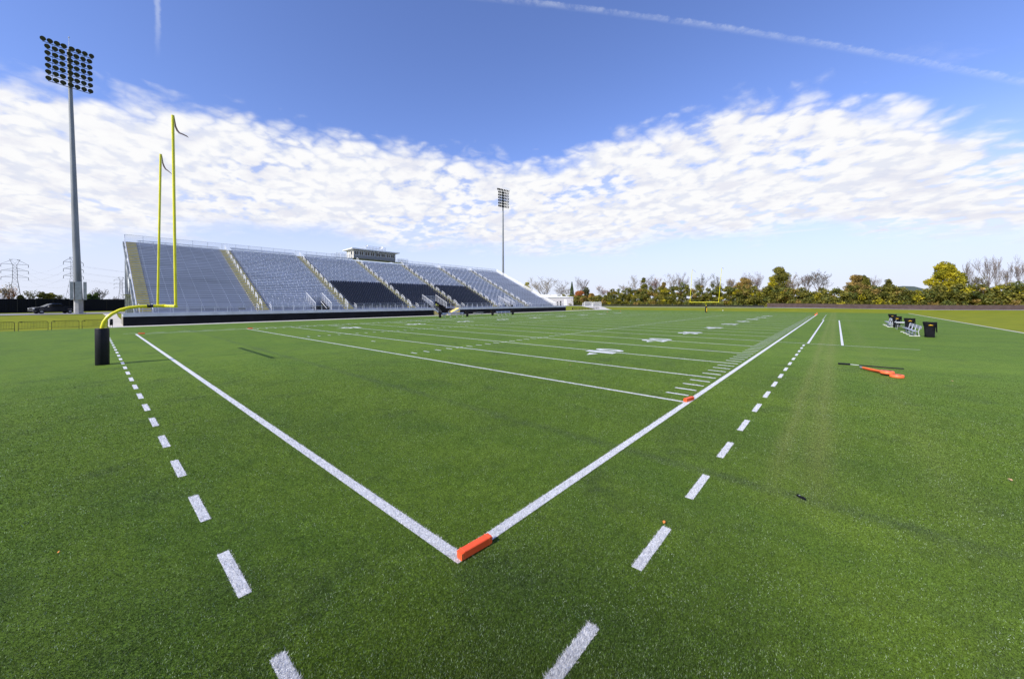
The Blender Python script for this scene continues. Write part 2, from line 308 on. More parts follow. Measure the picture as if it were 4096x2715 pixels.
def turf_material(white_c=False, blades=False):
    m = bpy.data.materials.new('turf' + ('_white' if white_c else '') + ('_fibre' if blades else '')); m.use_nodes = True; t = m.node_tree
    b = t.nodes['Principled BSDF']; g = t.nodes.new('ShaderNodeNewGeometry'); pos = g.outputs['Position']
    def nz(s, d=4, r=.6, st=None):
        v = pos
        if st:
            q = t.nodes.new('ShaderNodeMapping'); q.inputs['Scale'].default_value = st; t.links.new(pos, q.inputs[0]); v = q.outputs[0]
        n = t.nodes.new('ShaderNodeTexNoise'); n.inputs['Scale'].default_value = s; n.inputs['Detail'].default_value = d; n.inputs['Roughness'].default_value = r; t.links.new(v, n.inputs['Vector']); return n.outputs['Fac']
    def mr(x, a, b2, c=0.0, d=1.0):
        n = t.nodes.new('ShaderNodeMapRange'); t.links.new(x, n.inputs[0]); 
        for i, v in ((1, a), (2, b2), (3, c), (4, d)): n.inputs[i].default_value = v
        return n.outputs[0]
    def mx(f, a, c, mode='MIX'):
        n = t.nodes.new('ShaderNodeMix'); n.data_type = 'RGBA'; n.blend_type = mode
        for i, x in ((0, f), (6, a), (7, c)):
            if isinstance(x, float): n.inputs[i].default_value = x
            elif isinstance(x, tuple): n.inputs[i].default_value = (*x, 1)
            else: t.links.new(x, n.inputs[i])
        return n.outputs[2]
    if white_c:
        c = mx(mr(nz(70, 3), .35, .65), (.60, .60, .59), (.97, .96, .94))
        if blades:
            c = mx(g.outputs['Random Per Island'], (.33, .33, .34), (.98, .97, .95))
        b.inputs['Roughness'].default_value = .5
    else:
        sp_ = t.nodes.new('ShaderNodeSeparateXYZ'); t.links.new(pos, sp_.inputs[0])
        def mm(op, a, b2=None, c3=None):
            n = t.nodes.new('ShaderNodeMath'); n.operation = op
            for i, x in enumerate((a, b2, c3)):
                if x is None: continue
                if isinstance(x, (int, float)): n.inputs[i].default_value = x
                else: t.links.new(x, n.inputs[i])
            return n.outputs[0]
        big = mr(nz(.11, 4, .6), .36, .64); med = mr(nz(.9, 5, .65), .32, .68)
        c = mx(big, (.084, .160, .012), (.128, .206, .020))
        c = mx(med, c, (.124, .206, .022))
        c = mx(mr(nz(.35, 5, .7, (1.2, .5, 1)), .45, .68, 0, .6), c, (.050, .120, .018))
        c = mx(mr(nz(.22, 5, .65), .50, .66, 0, .5), c, (.050, .100, .016))
        c = mx(mr(nz(.55, 5, .7), .54, .70, 0, .7), c, (.046, .080, .026))
        # 15 ft turf rolls: slightly different tone each, with worn seams
        rl = mm('DIVIDE', mm('SUBTRACT', sp_.outputs[0], 4.40), 4.572)
        wn = t.nodes.new('ShaderNodeTexWhiteNoise'); wn.noise_dimensions = '1D'; t.links.new(mm('FLOOR', rl), wn.inputs['W'])
        c = mx(mr(wn.outputs['Value'], 0, 1, 0, .55), c, mx(1.0, c, (.70, .78, .8), 'MULTIPLY'))
        fr = mm('ABSOLUTE', mm('SUBTRACT', mm('FRACT', mm('ADD', rl, .5)), .5))
        c = mx(mm('MULTIPLY', mr(fr, .060, .010), mm('MULTIPLY', mr(nz(.6, 4, .7),   .35, .65, .2, .65), mr(mm('ABSOLUTE', mm('SUBTRACT', sp_.outputs[0], 4.4)), 2.0, 1.0, .18, 1))), c, (.050, .082, .040))
        for yc, ww, st in ((-2.72, .22, .60), (-3.30, .30, .55), (-3.1, .9, .35), (-5.0, .6, .2)):
            g1 = mr(mm('ABSOLUTE', mm('SUBTRACT', mm('ADD', sp_.outputs[1], mm('MULTIPLY', nz(.3, 2), .3)), yc + .15)), ww, .0)
            c = mx(mm('MULTIPLY', mm('MULTIPLY', g1, st), mr(sp_.outputs[0], 3.5, 7.0)), c, (.185, .215, .062))
        if blades:
            rp = g.outputs['Random Per Island']
            c = mx(rp, mx(1.0, c, (.18, .19, .18), 'MULTIPLY'), mx(1.0, c, (1.45, 1.35, 1.45), 'MULTIPLY'))
            c = mx(mm('MULTIPLY', mr(rp, .915, .94), mr(nz(1.3, 4, .7), .40, .62, .35, 1)), c, (.50, .60, .40))  # scattered pale blades: sun glints painted into their colour
        else:
            fine = mr(nz(38, 3, .7), .36, .64); c = mx(fine, mx(1.0, c, (.48, .50, .46), 'MULTIPLY'), mx(1.0, c, (1.34, 1.28, 1.2), 'MULTIPLY'))
            fine2 = mr(nz(7, 5, .85), .38, .62); c = mx(fine2, mx(1.0, c, (.66, .70, .62), 'MULTIPLY'), mx(1.0, c, (1.18, 1.15, 1.2), 'MULTIPLY'))
            fine3 = mr(nz(1.7, 5, .8, (1, 1, 1)), .38, .62); c = mx(fine3, mx(1.0, c, (.84, .86, .82), 'MULTIPLY'), mx(1.0, c, (1.12, 1.1, 1.1), 'MULTIPLY'))
        b.inputs['Roughness'].default_value = .55 if blades else .75
        b.inputs['Specular IOR Level'].default_value = .30 if blades else .12
        if not blades:
            b.inputs['Sheen Weight'].default_value = .30; b.inputs['Sheen Roughness'].default_value = .4; b.inputs['Sheen Tint'].default_value = (.40, .58, .10, 1)
    t.links.new(c, b.inputs['Base Color'])
    if not blades:
        bp = t.nodes.new('ShaderNodeBump'); bp.inputs['Strength'].default_value = .8; bp.inputs['Distance'].default_value = .012
        t.links.new(nz(120, 2, .6), bp.inputs['Height']); t.links.new(bp.outputs[0], b.inputs['Normal'])
    if blades:
        tr = t.nodes.new('ShaderNodeBsdfTranslucent'); t.links.new(c, tr.inputs[0]); ms = t.nodes.new('ShaderNodeMixShader'); ms.inputs[0].default_value = .3
        t.links.new(b.outputs[0], ms.inputs[1]); t.links.new(tr.outputs[0], ms.inputs[2]); t.links.new(ms.outputs[0], t.nodes['Material Output'].inputs[0])
    return m
turf_g = turf_material(); turf_w = turf_material(True); fib_g = turf_material(False, True); fib_w = turf_material(True, True)
grass_m = mat('lawn_grass', (.255, .27, .016), .9, scale=.35, c2=(.17, .20, .012), bump=.6, bscale=6, spec=.1)

xs = [-3000, -1200, -600, -300, -200, -140, -100, -80] + [-70 + 4 * i for i in range(10)] + [-30 + 9.0556 * i for i in range(1, 18)] + [133 + 3.5 * i for i in range(0, 28)] + [240, 260, 300, 400, 600, 1000, 1800, 3500]
xs = sorted(set([round(x, 3) for x in xs] + [-30.0, 133.0]))
ys = sorted(set([-3000, -1200, -600, -300, -200, -150, -120] + [-100 + 5 * i for i in range(16)] + [-17.3] + [-17.3 + 8.23 * i for i in range(1, 10)] + [65.0] + [65 + 3.5 * i for i in range(1, 32)] + [200, 240, 300, 500, 900, 1600, 3500]))
g = MB(); nx = len(xs)
for y in ys:
    for x in xs: g.v.append((x, y, gh(x, y)))
for j in range(len(ys) - 1):
    for i in range(nx - 1):
        a = j * nx + i; g.f.append((a, a + 1, a + 1 + nx, a + nx))
tag(g.build('ground', grass_m, smooth=True), kind='structure')
def sheet(name, polys, z, m, kind='structure'):
    b = MB()
    for p in polys: b.quad(*[(x, y, z) for x, y in p])
    return tag(b.build(name, m), kind=kind)
def rect(x0, x1, y0, y1): return [(x0, y0), (x1, y0), (x1, y1), (x0, y1)]
sheet('turf_field', [rect(-30, 133, -17.1, 64.9)], 0.0, turf_g)
# conformed strips
def strip(name, pts, wfun, m, dz=.02, n=60):
    b = MB(); L = []
    for (x0, y0, a0), (x1, y1, a1) in zip(pts, pts[1:]):
        for k in range(n):
            t = k / n; L.append((x0 + (x1 - x0) * t, y0 + (y1 - y0) * t, a0 + (a1 - a0) * t))
    L.append(pts[-1]); rows = []
    for i, (x, y, ww) in enumerate(L):
        q = L[min(i + 1, len(L) - 1)]; p = L[max(i - 1, 0)]; d = Vector((q[0] - p[0], q[1] - p[1])).normalized(); nn = Vector((-d.y, d.x))
        rows.append([(x + nn.x * ww * s, y + nn.y * ww * s) for s in (-1, -.5, 0, .5, 1)])
    for r in rows:
        for (x, y) in r: b.v.append((x, y, gh(x, y) + dz))
    for i in range(len(rows) - 1):
        for j in range(4):
            a = i * 5 + j; b.f.append((a, a + 1, a + 6, a + 5))
    return tag(b.build(name, m), kind='structure')
strip('road', [(-140, 106, 6), (-40, 106, 6.5), (-5, 108, 7), (10, 110, 7), (60, 112, 7)], None, road_m, dz=.07, n=30)
sheet('concrete_path', [rect(-1.5, 130, 64.9, 68.02)], .006, conc)
strip('path', [(-.72, 67.9, .85), (-.55, 80, .75), (-.6, 90, .65), (-.65, 101.5, .9)], None, conc, dz=.035, n=12)
strip('path', [(128, 62.5, 1.8), (131, 66, 3.0), (140, 72, 3.2), (150, 80, 4.0), (158, 88, 4)], None, conc, dz=.04, n=10)
strip('path', [(158, 88, 3), (162, 92, 6), (166, 100, 6), (160, 112, 5)], None, conc2, dz=.06, n=10)
strip('gravel_track', [(164, 112, 1.4), (157, 76, 1.4), (159, 40, 1.4), (161.5, 15, 1.6), (160, -8, 1.7), (153, -34, 1.8), (146, -50, 1.8), (120, -100, 1.8)], None, conc2, dz=.04, n=20)
c_ = MB().box(50, 133, -17.32, -17.1, -.05, .025).box(-30, 50, -17.32, -17.1, -.05, .025); tag(c_.build('turf_kerb', conc), kind='structure')
# distant hill beyond the hedge, distance haze mixed into its green
hb = MB(); nn_ = 40
for i in range(nn_ + 1):
    a = R(-20 + 34 * i / nn_); h = 14 + 3 * math.sin(i * .45) + 2 * math.sin(i * 1.3) + 11 * math.exp(-((math.degrees(a) + 5.2) / 2.2) ** 2)
    for rr_, hh in ((760, -2), (860, h), (1000, h * .8), (1200, -2)):
        hb.v.append((rr_ * math.cos(a), rr_ * math.sin(a), hh * min(1, i / 6, (nn_ - i) / 6) if hh > 0 else hh))
for i in range(nn_):
    for j in range(3): k = i * 4 + j; hb.f.append((k, k + 4, k + 5, k + 1))
tag(hb.build('hill', mat('hazy_hill_woods', (.085, .11, .075), 1, scale=.06, c2=(.05, .07, .055)), smooth=True), kind='structure')

# ---------------------------------------------------------------- field markings
LN = []; Wl = .058
def ln(x0, x1, y0, y1): LN.append((x0, x1, y0, y1))
ln(-.16, 0, -.16, F + .16); ln(109.73, 109.89, -.16, F + .16); ln(0, 109.73, -.16, 0); ln(0, 109.73, F, F + .16)
for k in range(10, 111, 5):
    x = k * YD
    if k in (10, 110): ln(x - Wl, x + Wl, 0, F)
    else: ln(x - Wl, x + Wl, .14, F - .14)
HM = (16.0, 32.72)
for k in range(11, 110):
    x = k * YD
    if k % 5:
        for y0 in (.14, F - .86): ln(x - Wl, x + Wl, y0, y0 + .72)
        for h in HM: ln(x - Wl, x + Wl, h - .3, h + .3)
    else:
        for h in HM: ln(x - .3, x - Wl, h - Wl, h + Wl); ln(x + Wl, x + .3, h - Wl, h + Wl)
for x in (13 * YD, 107 * YD): ln(x - Wl, x + Wl, F / 2 - .3, F / 2 + .3)
for k in range(-3, 24): 
    y = 1.70 + 2.05 * k; ln(-2.02, -1.90, y - .51, y + .51); ln(111.63, 111.75, y - .51, y + .51)
for k in range(-1, 15):
    x = 1.68 + 2.05 * k; ln(x - .52, x + .52, -1.86, -1.74)
    for q in (-1.86, F + 1.74): ln(77.9 + 2.05 * k + .6, 77.9 + 2.05 * k + 1.6, q, q + .12)
    ln(x - .52, x + .52, F + 1.74, F + 1.86)
for q in (-2.03, F + 1.90): ln(32.0, 77.72, q, q + .13)
for q in (-3.95, F + 3.80): ln(32.05, 77.67, q, q + .14)
for x in (32.0, 77.72): ln(x - .04, x + .04, -7.6, -2.03); ln(x - .04, x + .04, -1.90, -.16)
sheet('field_lines', [rect(*l) for l in LN], .004, turf_w)
# numerals and arrows
DG = {'0': None}
def text_poly(ch):
    cu = bpy.data.curves.new('digit', 'FONT'); cu.body = ch; cu.offset = .03; cu.resolution_u = 6; ob = bpy.data.objects.new('digit', cu); col.objects.link(ob)
    dg = bpy.context.evaluated_depsgraph_get(); me = ob.evaluated_get(dg).to_mesh(); vs = [v.co.copy() for v in me.vertices]; fs = [tuple(p.vertices) for p in me.polygons]
    ob.evaluated_get(dg).to_mesh_clear(); bpy.data.objects.remove(ob); bpy.data.curves.remove(cu)
    x0 = min(v.x for v in vs); x1 = max(v.x for v in vs); y0 = min(v.y for v in vs); y1 = max(v.y for v in vs)
    return [((v.x - x0) / (x1 - x0), (v.y - y0) / (y1 - y0)) for v in vs], fs
DG = {c: text_poly(c) for c in '012345'}
nb = MB()
for i, lab in enumerate('123454321'):
    X0 = (20 + 10 * i) * YD
    for side in (0, 1):
        sgn = 1 if side == 0 else -1; yb = 6.55 if side == 0 else F - 6.55
        for ch, a, b2 in ((lab, -1.20 if lab != '1' else -.72, -.14), ('0', .26, 1.26)):
            vs, fs = DG[ch]
            if side == 1: pass
            nb.add([(X0 + sgn * (a + (b2 - a) * u), yb + sgn * v * 1.85, .008) for u, v in vs], fs)
        if lab != '5':
            d = -1 if i < 4 else 1; ya = yb + sgn * .98
            nb.quad((X0 + d * 2.05, ya, .008), (X0 + d * 1.2, ya - .30, .008), (X0 + d * 1.2, ya + .30, .008)) if d * 1 < 0 else nb.quad((X0 + d * 1.45, ya + .30, .008), (X0 + d * 1.45, ya - .30, .008), (X0 + d * 2.3, ya, .008))
tag(nb.build('yard_numbers', turf_w), kind='structure')

# ---------------------------------------------------------------- turf fibres near the camera
rng = np.random.default_rng(3)
def blades(name, pts, m, hmin, hmax, wid):
    n = len(pts); a = rng.random(n) * 2 * np.pi; ti = rng.random(n) * 2 * np.pi; h = hmin + (hmax - hmin) * rng.random(n); lean = (.25 + .9 * rng.random(n)) * h
    dist = np.hypot(pts[:, 0] - CAM[0], pts[:, 1] - CAM[1]); wd = wid * np.clip(dist / 6, 1, 2.6)
    wx, wy = np.cos(a) * wd, np.sin(a) * wd
    V = np.zeros((n, 3, 3)); V[:, 0, 0] = pts[:, 0] - wx; V[:, 0, 1] = pts[:, 1] - wy; V[:, 0, 2] = pts[:, 2]
    V[:, 1, 0] = pts[:, 0] + wx; V[:, 1, 1] = pts[:, 1] + wy; V[:, 1, 2] = pts[:, 2]
    V[:, 2, 0] = pts[:, 0] + np.cos(ti) * lean; V[:, 2, 1] = pts[:, 1] + np.sin(ti) * lean; V[:, 2, 2] = pts[:, 2] + h
    me = bpy.data.meshes.new(name); me.vertices.add(3 * n); me.vertices.foreach_set('co', V.reshape(-1))
    me.loops.add(3 * n); me.loops.foreach_set('vertex_index', np.arange(3 * n, dtype=np.int32)); me.polygons.add(n)
    me.polygons.foreach_set('loop_start', np.arange(0, 3 * n, 3, dtype=np.int32))
    me.update(calc_edges=True); me.materials.append(m); ob = bpy.data.objects.new(name, me); col.objects.link(ob); return ob
NB = 2900000
azr = R(-45) + R(175) * rng.random(NB); dd = 2.9 + 24 * rng.random(NB) ** 1.6
px_ = CAM[0] + np.cos(azr) * dd; py_ = CAM[1] + np.sin(azr) * dd
keep = (py_ > -17) & (px_ > -29) & (rng.random(NB) > (dd - 10) / 17) & (rng.random(NB) < np.minimum((np.degrees(azr) + 45) / 25, (130 - np.degrees(azr)) / 25)); px_, py_ = px_[keep], py_[keep]
inw = np.zeros(len(px_), bool)
jx = px_ + rng.normal(0, .006, len(px_)); jy = py_ + rng.normal(0, .006, len(px_))
for l in LN: inw |= (jx > l[0]) & (jx < l[1]) & (jy > l[2]) & (jy < l[3])
P3 = np.stack([px_, py_, np.full(len(px_), .002)], 1)
tag(blades('turf_fibres', P3[~inw], fib_g, .008, .019, .0025), 'short green synthetic turf fibres over the near part of the field', 'turf', kind='stuff')
tag(blades('line_fibres', P3[inw], fib_w, .014, .030, .0026), 'white synthetic turf fibres of the near field lines', 'turf', kind='stuff')
del P3, px_, py_, azr, dd, jx, jy

# ---------------------------------------------------------------- pylons (end zone markers)
PYL = [((-.11, -.130), -.09, 'orange foam end line marker lying at the nearest field corner', 0),
       ((9.12, -.02), -.20, 'orange foam marker lying where the near goal line meets the near sideline', 0),
       ((110 * YD, -.08), 0, 'orange marker standing on the near sideline at the far goal line', 1),
       ((120 * YD, -.08), 0, 'orange marker standing on the near sideline at the far end line', 1),
       ((.08, F + .06), -.35, 'orange marker lying at the far corner of the near end line', 0),
       ((10 * YD + .05, F + .06), -.35, 'orange marker lying on the stand side end of the near goal line', 0),
       ((110 * YD, F + .2), .1, 'orange marker on the stand side sideline at the far goal line', 0),
       ((120 * YD, F + .2), .1, 'orange marker on the stand side sideline at the far end line', 0)]
def pylon(p, rz, label, stand):
    r = root('end_zone_pylon', (p[0], p[1], .012), label, 'marker pylon', 'orange end zone markers', rz)
    ORG[r.name] = (0, 0, 0); b = MB()
    if stand:
        b.box(-.06, .06, -.06, .06, 0, .44); b.build('foam_body', orange, r); MB().lathe((0, 0, .44), [(0, .055), (.015, .05)], 4).build('top_cap', orange_l, r)
    else:
        L, w, h, c = .48, .052, .102, .010
        prof = [(-w, c), (-w + c, 0), (w - c, 0), (w, c), (w, h - c), (w - c, h), (-w + c, h), (-w, h - c)]
        ends = []
        xsn = [0, .035, .06, .09, .2, .33, .44, L]; sq = [.93, 1, 1, .985, 1, 1.0, 1, .95]
        for x, q in zip(xsn, sq): ends.append([(x, y * q, (z - h / 2) * q + h / 2) for y, z in prof])
        o = 0
        for e in ends: b.v += e
        for i in range(len(ends) - 1):
            for j in range(8): b.f.append((i * 8 + j, i * 8 + (j + 1) % 8, i * 8 + 8 + (j + 1) % 8, i * 8 + 8 + j))
        b.f.append(tuple(range(7, -1, -1))); b.f.append(tuple(range((len(ends) - 1) * 8, len(ends) * 8)))
        b.build('foam_body', orange, r)
        MB().box(-.004, .03, -w - .003, -w * .96, .012, h - .012).build('vinyl_flap', orange_l, r)
        for xx in (.045, L - .05): MB().lathe((xx, 0, h / 2), [(0, .0), (.001, w * 1.30), (.007, w * 1.30), (.008, 0)], 4).build('end_seam', orange_l, r) if False else MB().box(xx, xx + .006, -w - .0015, w + .0015, .004, h + .0015).build('end_seam', orange_l, r)
for a in PYL: pylon(*a)

# ---------------------------------------------------------------- goalposts
def goalpost(name, sx, X0, lean, label, rib):
    # sx +1: bar lies on +X side of the post
    bx, by = X0, 24.36; r = root(name, (bx, by, 0), label, 'goalpost', 'football goalposts')
    pad = MB().lathe((bx, by, 0), [(0, .245), (.02, .255), (1.80, .255), (1.84, .24), (1.842, .09)], 28); pad.build('base_pad', blk_v, r, True)
    MB().box(bx + sx * -.02 - .004, bx + sx * -.02 + .004, by - .262, by - .25, .02, 1.80).build('pad_seam', blk_f, r)
    g = [(0, .3), (0, 1.9), (.06, 2.15), (.17, 2.36), (.34, 2.55), (.62, 2.75), (.95, 2.87), (1.3, 2.925), (1.7, 2.945), (2.31, 2.946)]
    MB().tube([(bx + sx * a, by, z) for a, z in g], .078, 16).build('gooseneck', ylw_g, r, True)
    cx = bx + sx * 2.36
    MB().tube([(bx + sx * 2.22, by, 2.946), (cx, by, 2.946)], .095, 16).build('clamp', ylw_g, r, True)
    lab_ = MB().tube([(bx + sx * 1.62, by, 2.941), (bx + sx * 1.86, by, 2.945)], .0800, 16, False).build('maker_label', blk_m, r, True)
    MB().tube([(cx, by - 3.75, 2.946), (cx, by + 3.72, 2.946)], .075, 16).build('crossbar', ylw_g, r, True)
    for k, s_ in enumerate((-1, 1)):
        y = by + s_ * 3.66; lx, ly = lean[k]; topz = 12.25
        MB().tube([(cx, y, 2.99), (cx + lx, y + ly, topz)], .058, 14).build('upright', ylw_g, r, True)
        # wind ribbon
        P_ = rib[k]; rb = MB(); top_ = Vector((cx + lx, y + ly, topz)); L_ = []
        for q in P_: L_.append(top_ + Vector(q))
        for i, q in enumerate(L_):
            tw = .032 if i not in (0,) else .015; a = .6 * i
            rb.v += [tuple(q + Vector((tw * math.sin(a), 0, tw))), tuple(q - Vector((tw * math.sin(a), 0, tw)))]
        for i in range(len(L_) - 1): rb.f.append((2 * i, 2 * i + 1, 2 * i + 3, 2 * i + 2))
        rb.build('wind_ribbon', ribbon_m, r)
    return r
rb1 = [(.05, -.05, .0), (.06, -.12, -.30), (.07, -.25, -.60), (.10, -.50, -.85), (.12, -1.0, -1.12), (.15, -1.7, -1.38), (.2, -2.55, -1.72), (.2, -2.75, -1.80)]
goalpost('goalpost', 1, -2.66, ((-.05, .1), (.15, -.30)), 'yellow goalpost with padded black base at the near end of the field', (rb1, rb1))
rb2 = [(-.02, 0, 0), (-.3, -.3, -.05), (-.5, -.6, -.35), (-.8, -1.2, -.85)]; rb3 = [(0, 0, 0), (-.2, -.3, .0), (-.2, -.5, -.25), (-.3, -.4, -.55)]
gp2 = goalpost('goalpost', -1, 112.4, ((0, -.75), (0, -.60)), 'yellow goalpost with black and yellow base pad at the far end of the field', (rb3, rb2))
b_ = MB(); n_ = 10
b_.tube([(112.4 - .10, 24.36 - .12, .25), (112.4 - .10, 24.36 - .12, 1.45)], .135, 10); b_.build('pad_lettering', logo_y, gp2)

# ---------------------------------------------------------------- light towers
def lamp_mesh():
    b = MB(); d = Vector((.10, -.92, -.36)).normalized()
    b.lathe((0, 0, .50), [(-.20, .12), (-.12, .26), (.02, .37), (.13, .40), (.15, .405), (.152, .36)], 14, tuple(d)); return b
def light_tower(x, y, z, lean, label, ang):
    r = root('light_tower', (x, y, z), label, 'light tower', 'stadium light towers')
    MB().lathe((x, y, z - .1), [(0, .95), (.16, .95), (.16, .62), (3.0, .60)], 8).build('concrete_base', conc2, r)
    H = 50.2; lx, ly = lean
    pp = [(0, .70), (.22, .70)]; 
    MB().tube([(x, y, z + 2.6), (x + lx * .3, y + ly * .3, z + 15), (x + lx * .62, y + ly * .62, z + 31), (x + lx, y + ly, z + H)], [.56, .47, .36, .23], 12).build('pole', galv_p, r, True)
    MB().lathe((x, y, z), [(.06, .9), (.12, .9)], 20).build('base_plate', galv, r)
    for i in range(8):
        a = i * 2 * math.pi / 8; MB().lathe((x + .8 * math.cos(a), y + .8 * math.sin(a), z + .125), [(0, .05), (.2, .05)], 6).build('anchor_bolt', galv, r)
    for sx_ in (-1, 1):
        MB().box(x + sx_ * .82 - .22, x + sx_ * .82 + .22, y - .55, y - .05, z + 2.7, z + 6.1).build('control_cabinet', galv, r)
    MB().box(x - .42, x + .42, y - .72, y - .50, z + 2.7, z + 6.15).build('control_cabinet', galv, r)
    MB().tube([(x + lx, y + ly, z + H - .5), (x + lx, y + ly, z + H + 2.2)], .035, 6).build('lightning_rod', galv, r)
    MB().lathe((x + lx, y + ly, z + H + 2.2), [(0, .09), (.2, .09)], 8).build('rod_tip', galv, r)
    ca, sa = math.cos(ang), math.sin(ang); lm = lamp_mesh(); proto = None; arm_top = z + H - .35
    for row in range(7):
        zz_ = arm_top - row * 1.165; t = (zz_ - z) / H; ox, oy = x + lx * t, y + ly * t; hl = 3.08 if row == 0 else 2.6
        off = .38
        MB().tube([(ox - ca * hl - sa * -off * -1, oy - sa * hl - off, zz_), (ox + ca * hl - sa * -off * -1, oy + sa * hl - off, zz_)], .055, 6).build('crossarm', steel_d, r)
        pos = [-3.0, -2.2, -1.4, -.6, .35, 1.15, 1.95, 2.78] if row == 0 else [-2.52, -1.66, -.84, .08, .86, 1.68, 2.5]
        for q in pos:
            if proto is None:
                proto = MB(); proto.v = lm.v; proto.f = lm.f; po = proto.build('floodlight', lens_m, None, True); po.parent = r
                br = MB().tube([(0, 0, 0), (0, 0, .42)], .04, 6).build('bracket', steel_d, po); o = po
            else: o = copy_tree(po, r)
            o.location = (ox + ca * q - x, oy + sa * q - off - .02 - y, zz_ - z)
            o.rotation_euler = (0, 0, (q * .16) + rnd.uniform(-.12, .12))
    for q in (-2.0, 1.9):
        t = .97; MB().box(x + lx * t + ca * q - .02, x + lx * t + ca * q + .02, y + ly * t + sa * q - .36, y + ly * t + sa * q - .32, arm_top - 7.0, arm_top).build('vertical_strut', steel_d, r)
    return r
light_tower(-4.56, 105.0, 1.0, (-.95, 1.25), 'tall grey steel stadium light tower beside the road at the left', .125)
light_tower(114.6, 105.0, 1.0, (0, 0), 'distant steel stadium light tower rising behind the far end of the grandstand', -.23)

# ---------------------------------------------------------------- grandstand
GS = root('grandstand', (0, 68, 0), 'long aluminium grandstand with dark seats in its middle and black front wall', 'grandstand')
NR, Y0, Z0, RUN, RISE = 37, 70.4, 1.9, .757, .355
AIS = [(1.45, 2.75), (15.6, 17.4), (30.6, 32.4), (45.35, 47.1), (59.4, 61.15), (73.5, 75.3), (87.7, 89.5)]
XL, XR = 1.30, 103.4
SEC = [(AIS[i][1], AIS[i + 1][0]) for i in range(6)] + [(AIS[6][1], 103.2)]
VOM = [(24.6, 27.5), (51.3, 55.4), (78.8, 81.5)]; VR = 5
def rowy(i): return Y0 + RUN * i
def rowz(i): return Z0 + RISE * i
def cuts(x0, x1, i):
    if i >= VR: return [(x0, x1)]
    for a, b in VOM:
        if a > x0 and b < x1: return [(x0, a), (b, x1)]
    return [(x0, x1)]
# front wall with the stair recess
b = MB(); b.box(-.2, 50.3, 68, 68.2, -.05, 1.24).box(58.7, 107, 68, 68.2, -.05, 1.24); b.build('front_wall', black, GS)
b = MB().box(-.2, 50.3, 67.94, 68.2, 1.242, 1.66).box(58.7, 107, 67.94, 68.2, 1.242, 1.66)
b.hexa([(50.3, 67.94, 1.24), (50.75, 67.94, .95), (50.75, 68.2, .95), (50.3, 68.2, 1.24)], [(50.3, 67.94, 1.66), (50.75, 67.94, 1.40), (50.75, 68.2, 1.40), (50.3, 68.2, 1.66)])
b.build('fascia', alu, GS)
b = MB().box(-.2, 50.3, 68.2, 70.42, 1.60, 1.688).box(58.7, 107, 68.2, 70.42, 1.60, 1.688).box(50.3, 58.7, 69.75, 70.42, 1.60, 1.686); b.build('walkway', alu_d, GS)
b = MB().box(-.2, 0.0, 68.2, 71.6, 1.24, 1.66); b.build('end_fascia', alu, GS)
b = MB().box(-.15, .3, 68.2, 74, -.05, 1.2); b.build('end_wall', mat('rubble_stone', (.25, .23, .19), .9, var=.5, scale=6, bump=.6, bscale=8), GS)
# seating deck
b = MB()
for i in range(NR):
    for (x0, x1) in [(XL, 24.6), (24.6, 27.5), (27.5, 51.3), (51.3, 55.4), (55.4, 78.8), (78.8, 81.5), (81.5, XR)]:
        if i < VR and (x0, x1) in VOM: continue
        y, z = rowy(i), rowz(i)
        zr = z - RISE if not (i == VR and (x0, x1) in VOM) else z - 1.2
        b.quad((x0, y, zr), (x1, y, zr), (x1, y, z), (x0, y, z)); b.quad((x0, y, z), (x1, y, z), (x1, y + RUN, z), (x0, y + RUN, z))
b.build('seating_deck', alu_d, GS)
# benches: 100 as parts, the rest as one
def bench_mb(sec, i, b=None):
    b = b or MB(); x0, x1 = SEC[sec]; y, z = rowy(i), rowz(i)
    for a, c in cuts(x0 + .12, x1 - .12, i):
        b.box(a, c, y + .30, y + .56, z + .40, z + .44)
        b.box(a, c, y + .285, y + .30, z + .36, z + .442)
        if sec > 0: b.box(a, c, y + .70, y + .725, z + .60, z + .74)
        st = 1.83; ph = 0 if sec in (0, 6) else ((i % 2) * .5 * st + (i * .61) % .45) % st
        x = a + .3 + ph
        while x < c - .05:
            b.box(x, x + .035, y + .32, y + .54, z, z + .40)
            if sec > 0: b.box(x, x + .035, y + .56, y + .70, z + .42, z + .66)
            x += st
    return b
DARK = {2: 16, 3: 16, 4: 16}
cnt = 0; restb = MB()
for sec in range(7):
    for i in range(NR):
        if sec in DARK and i < DARK[sec]: continue
        if sec == 3 and i >= 35: continue
        if cnt < 100: bench_mb(sec, i).build('bench', alu_b, GS); cnt += 1
        else: bench_mb(sec, i, restb)
tag(restb.build('benches', alu_b, GS), 'rows of aluminium benches in the farther sections', kind='stuff')
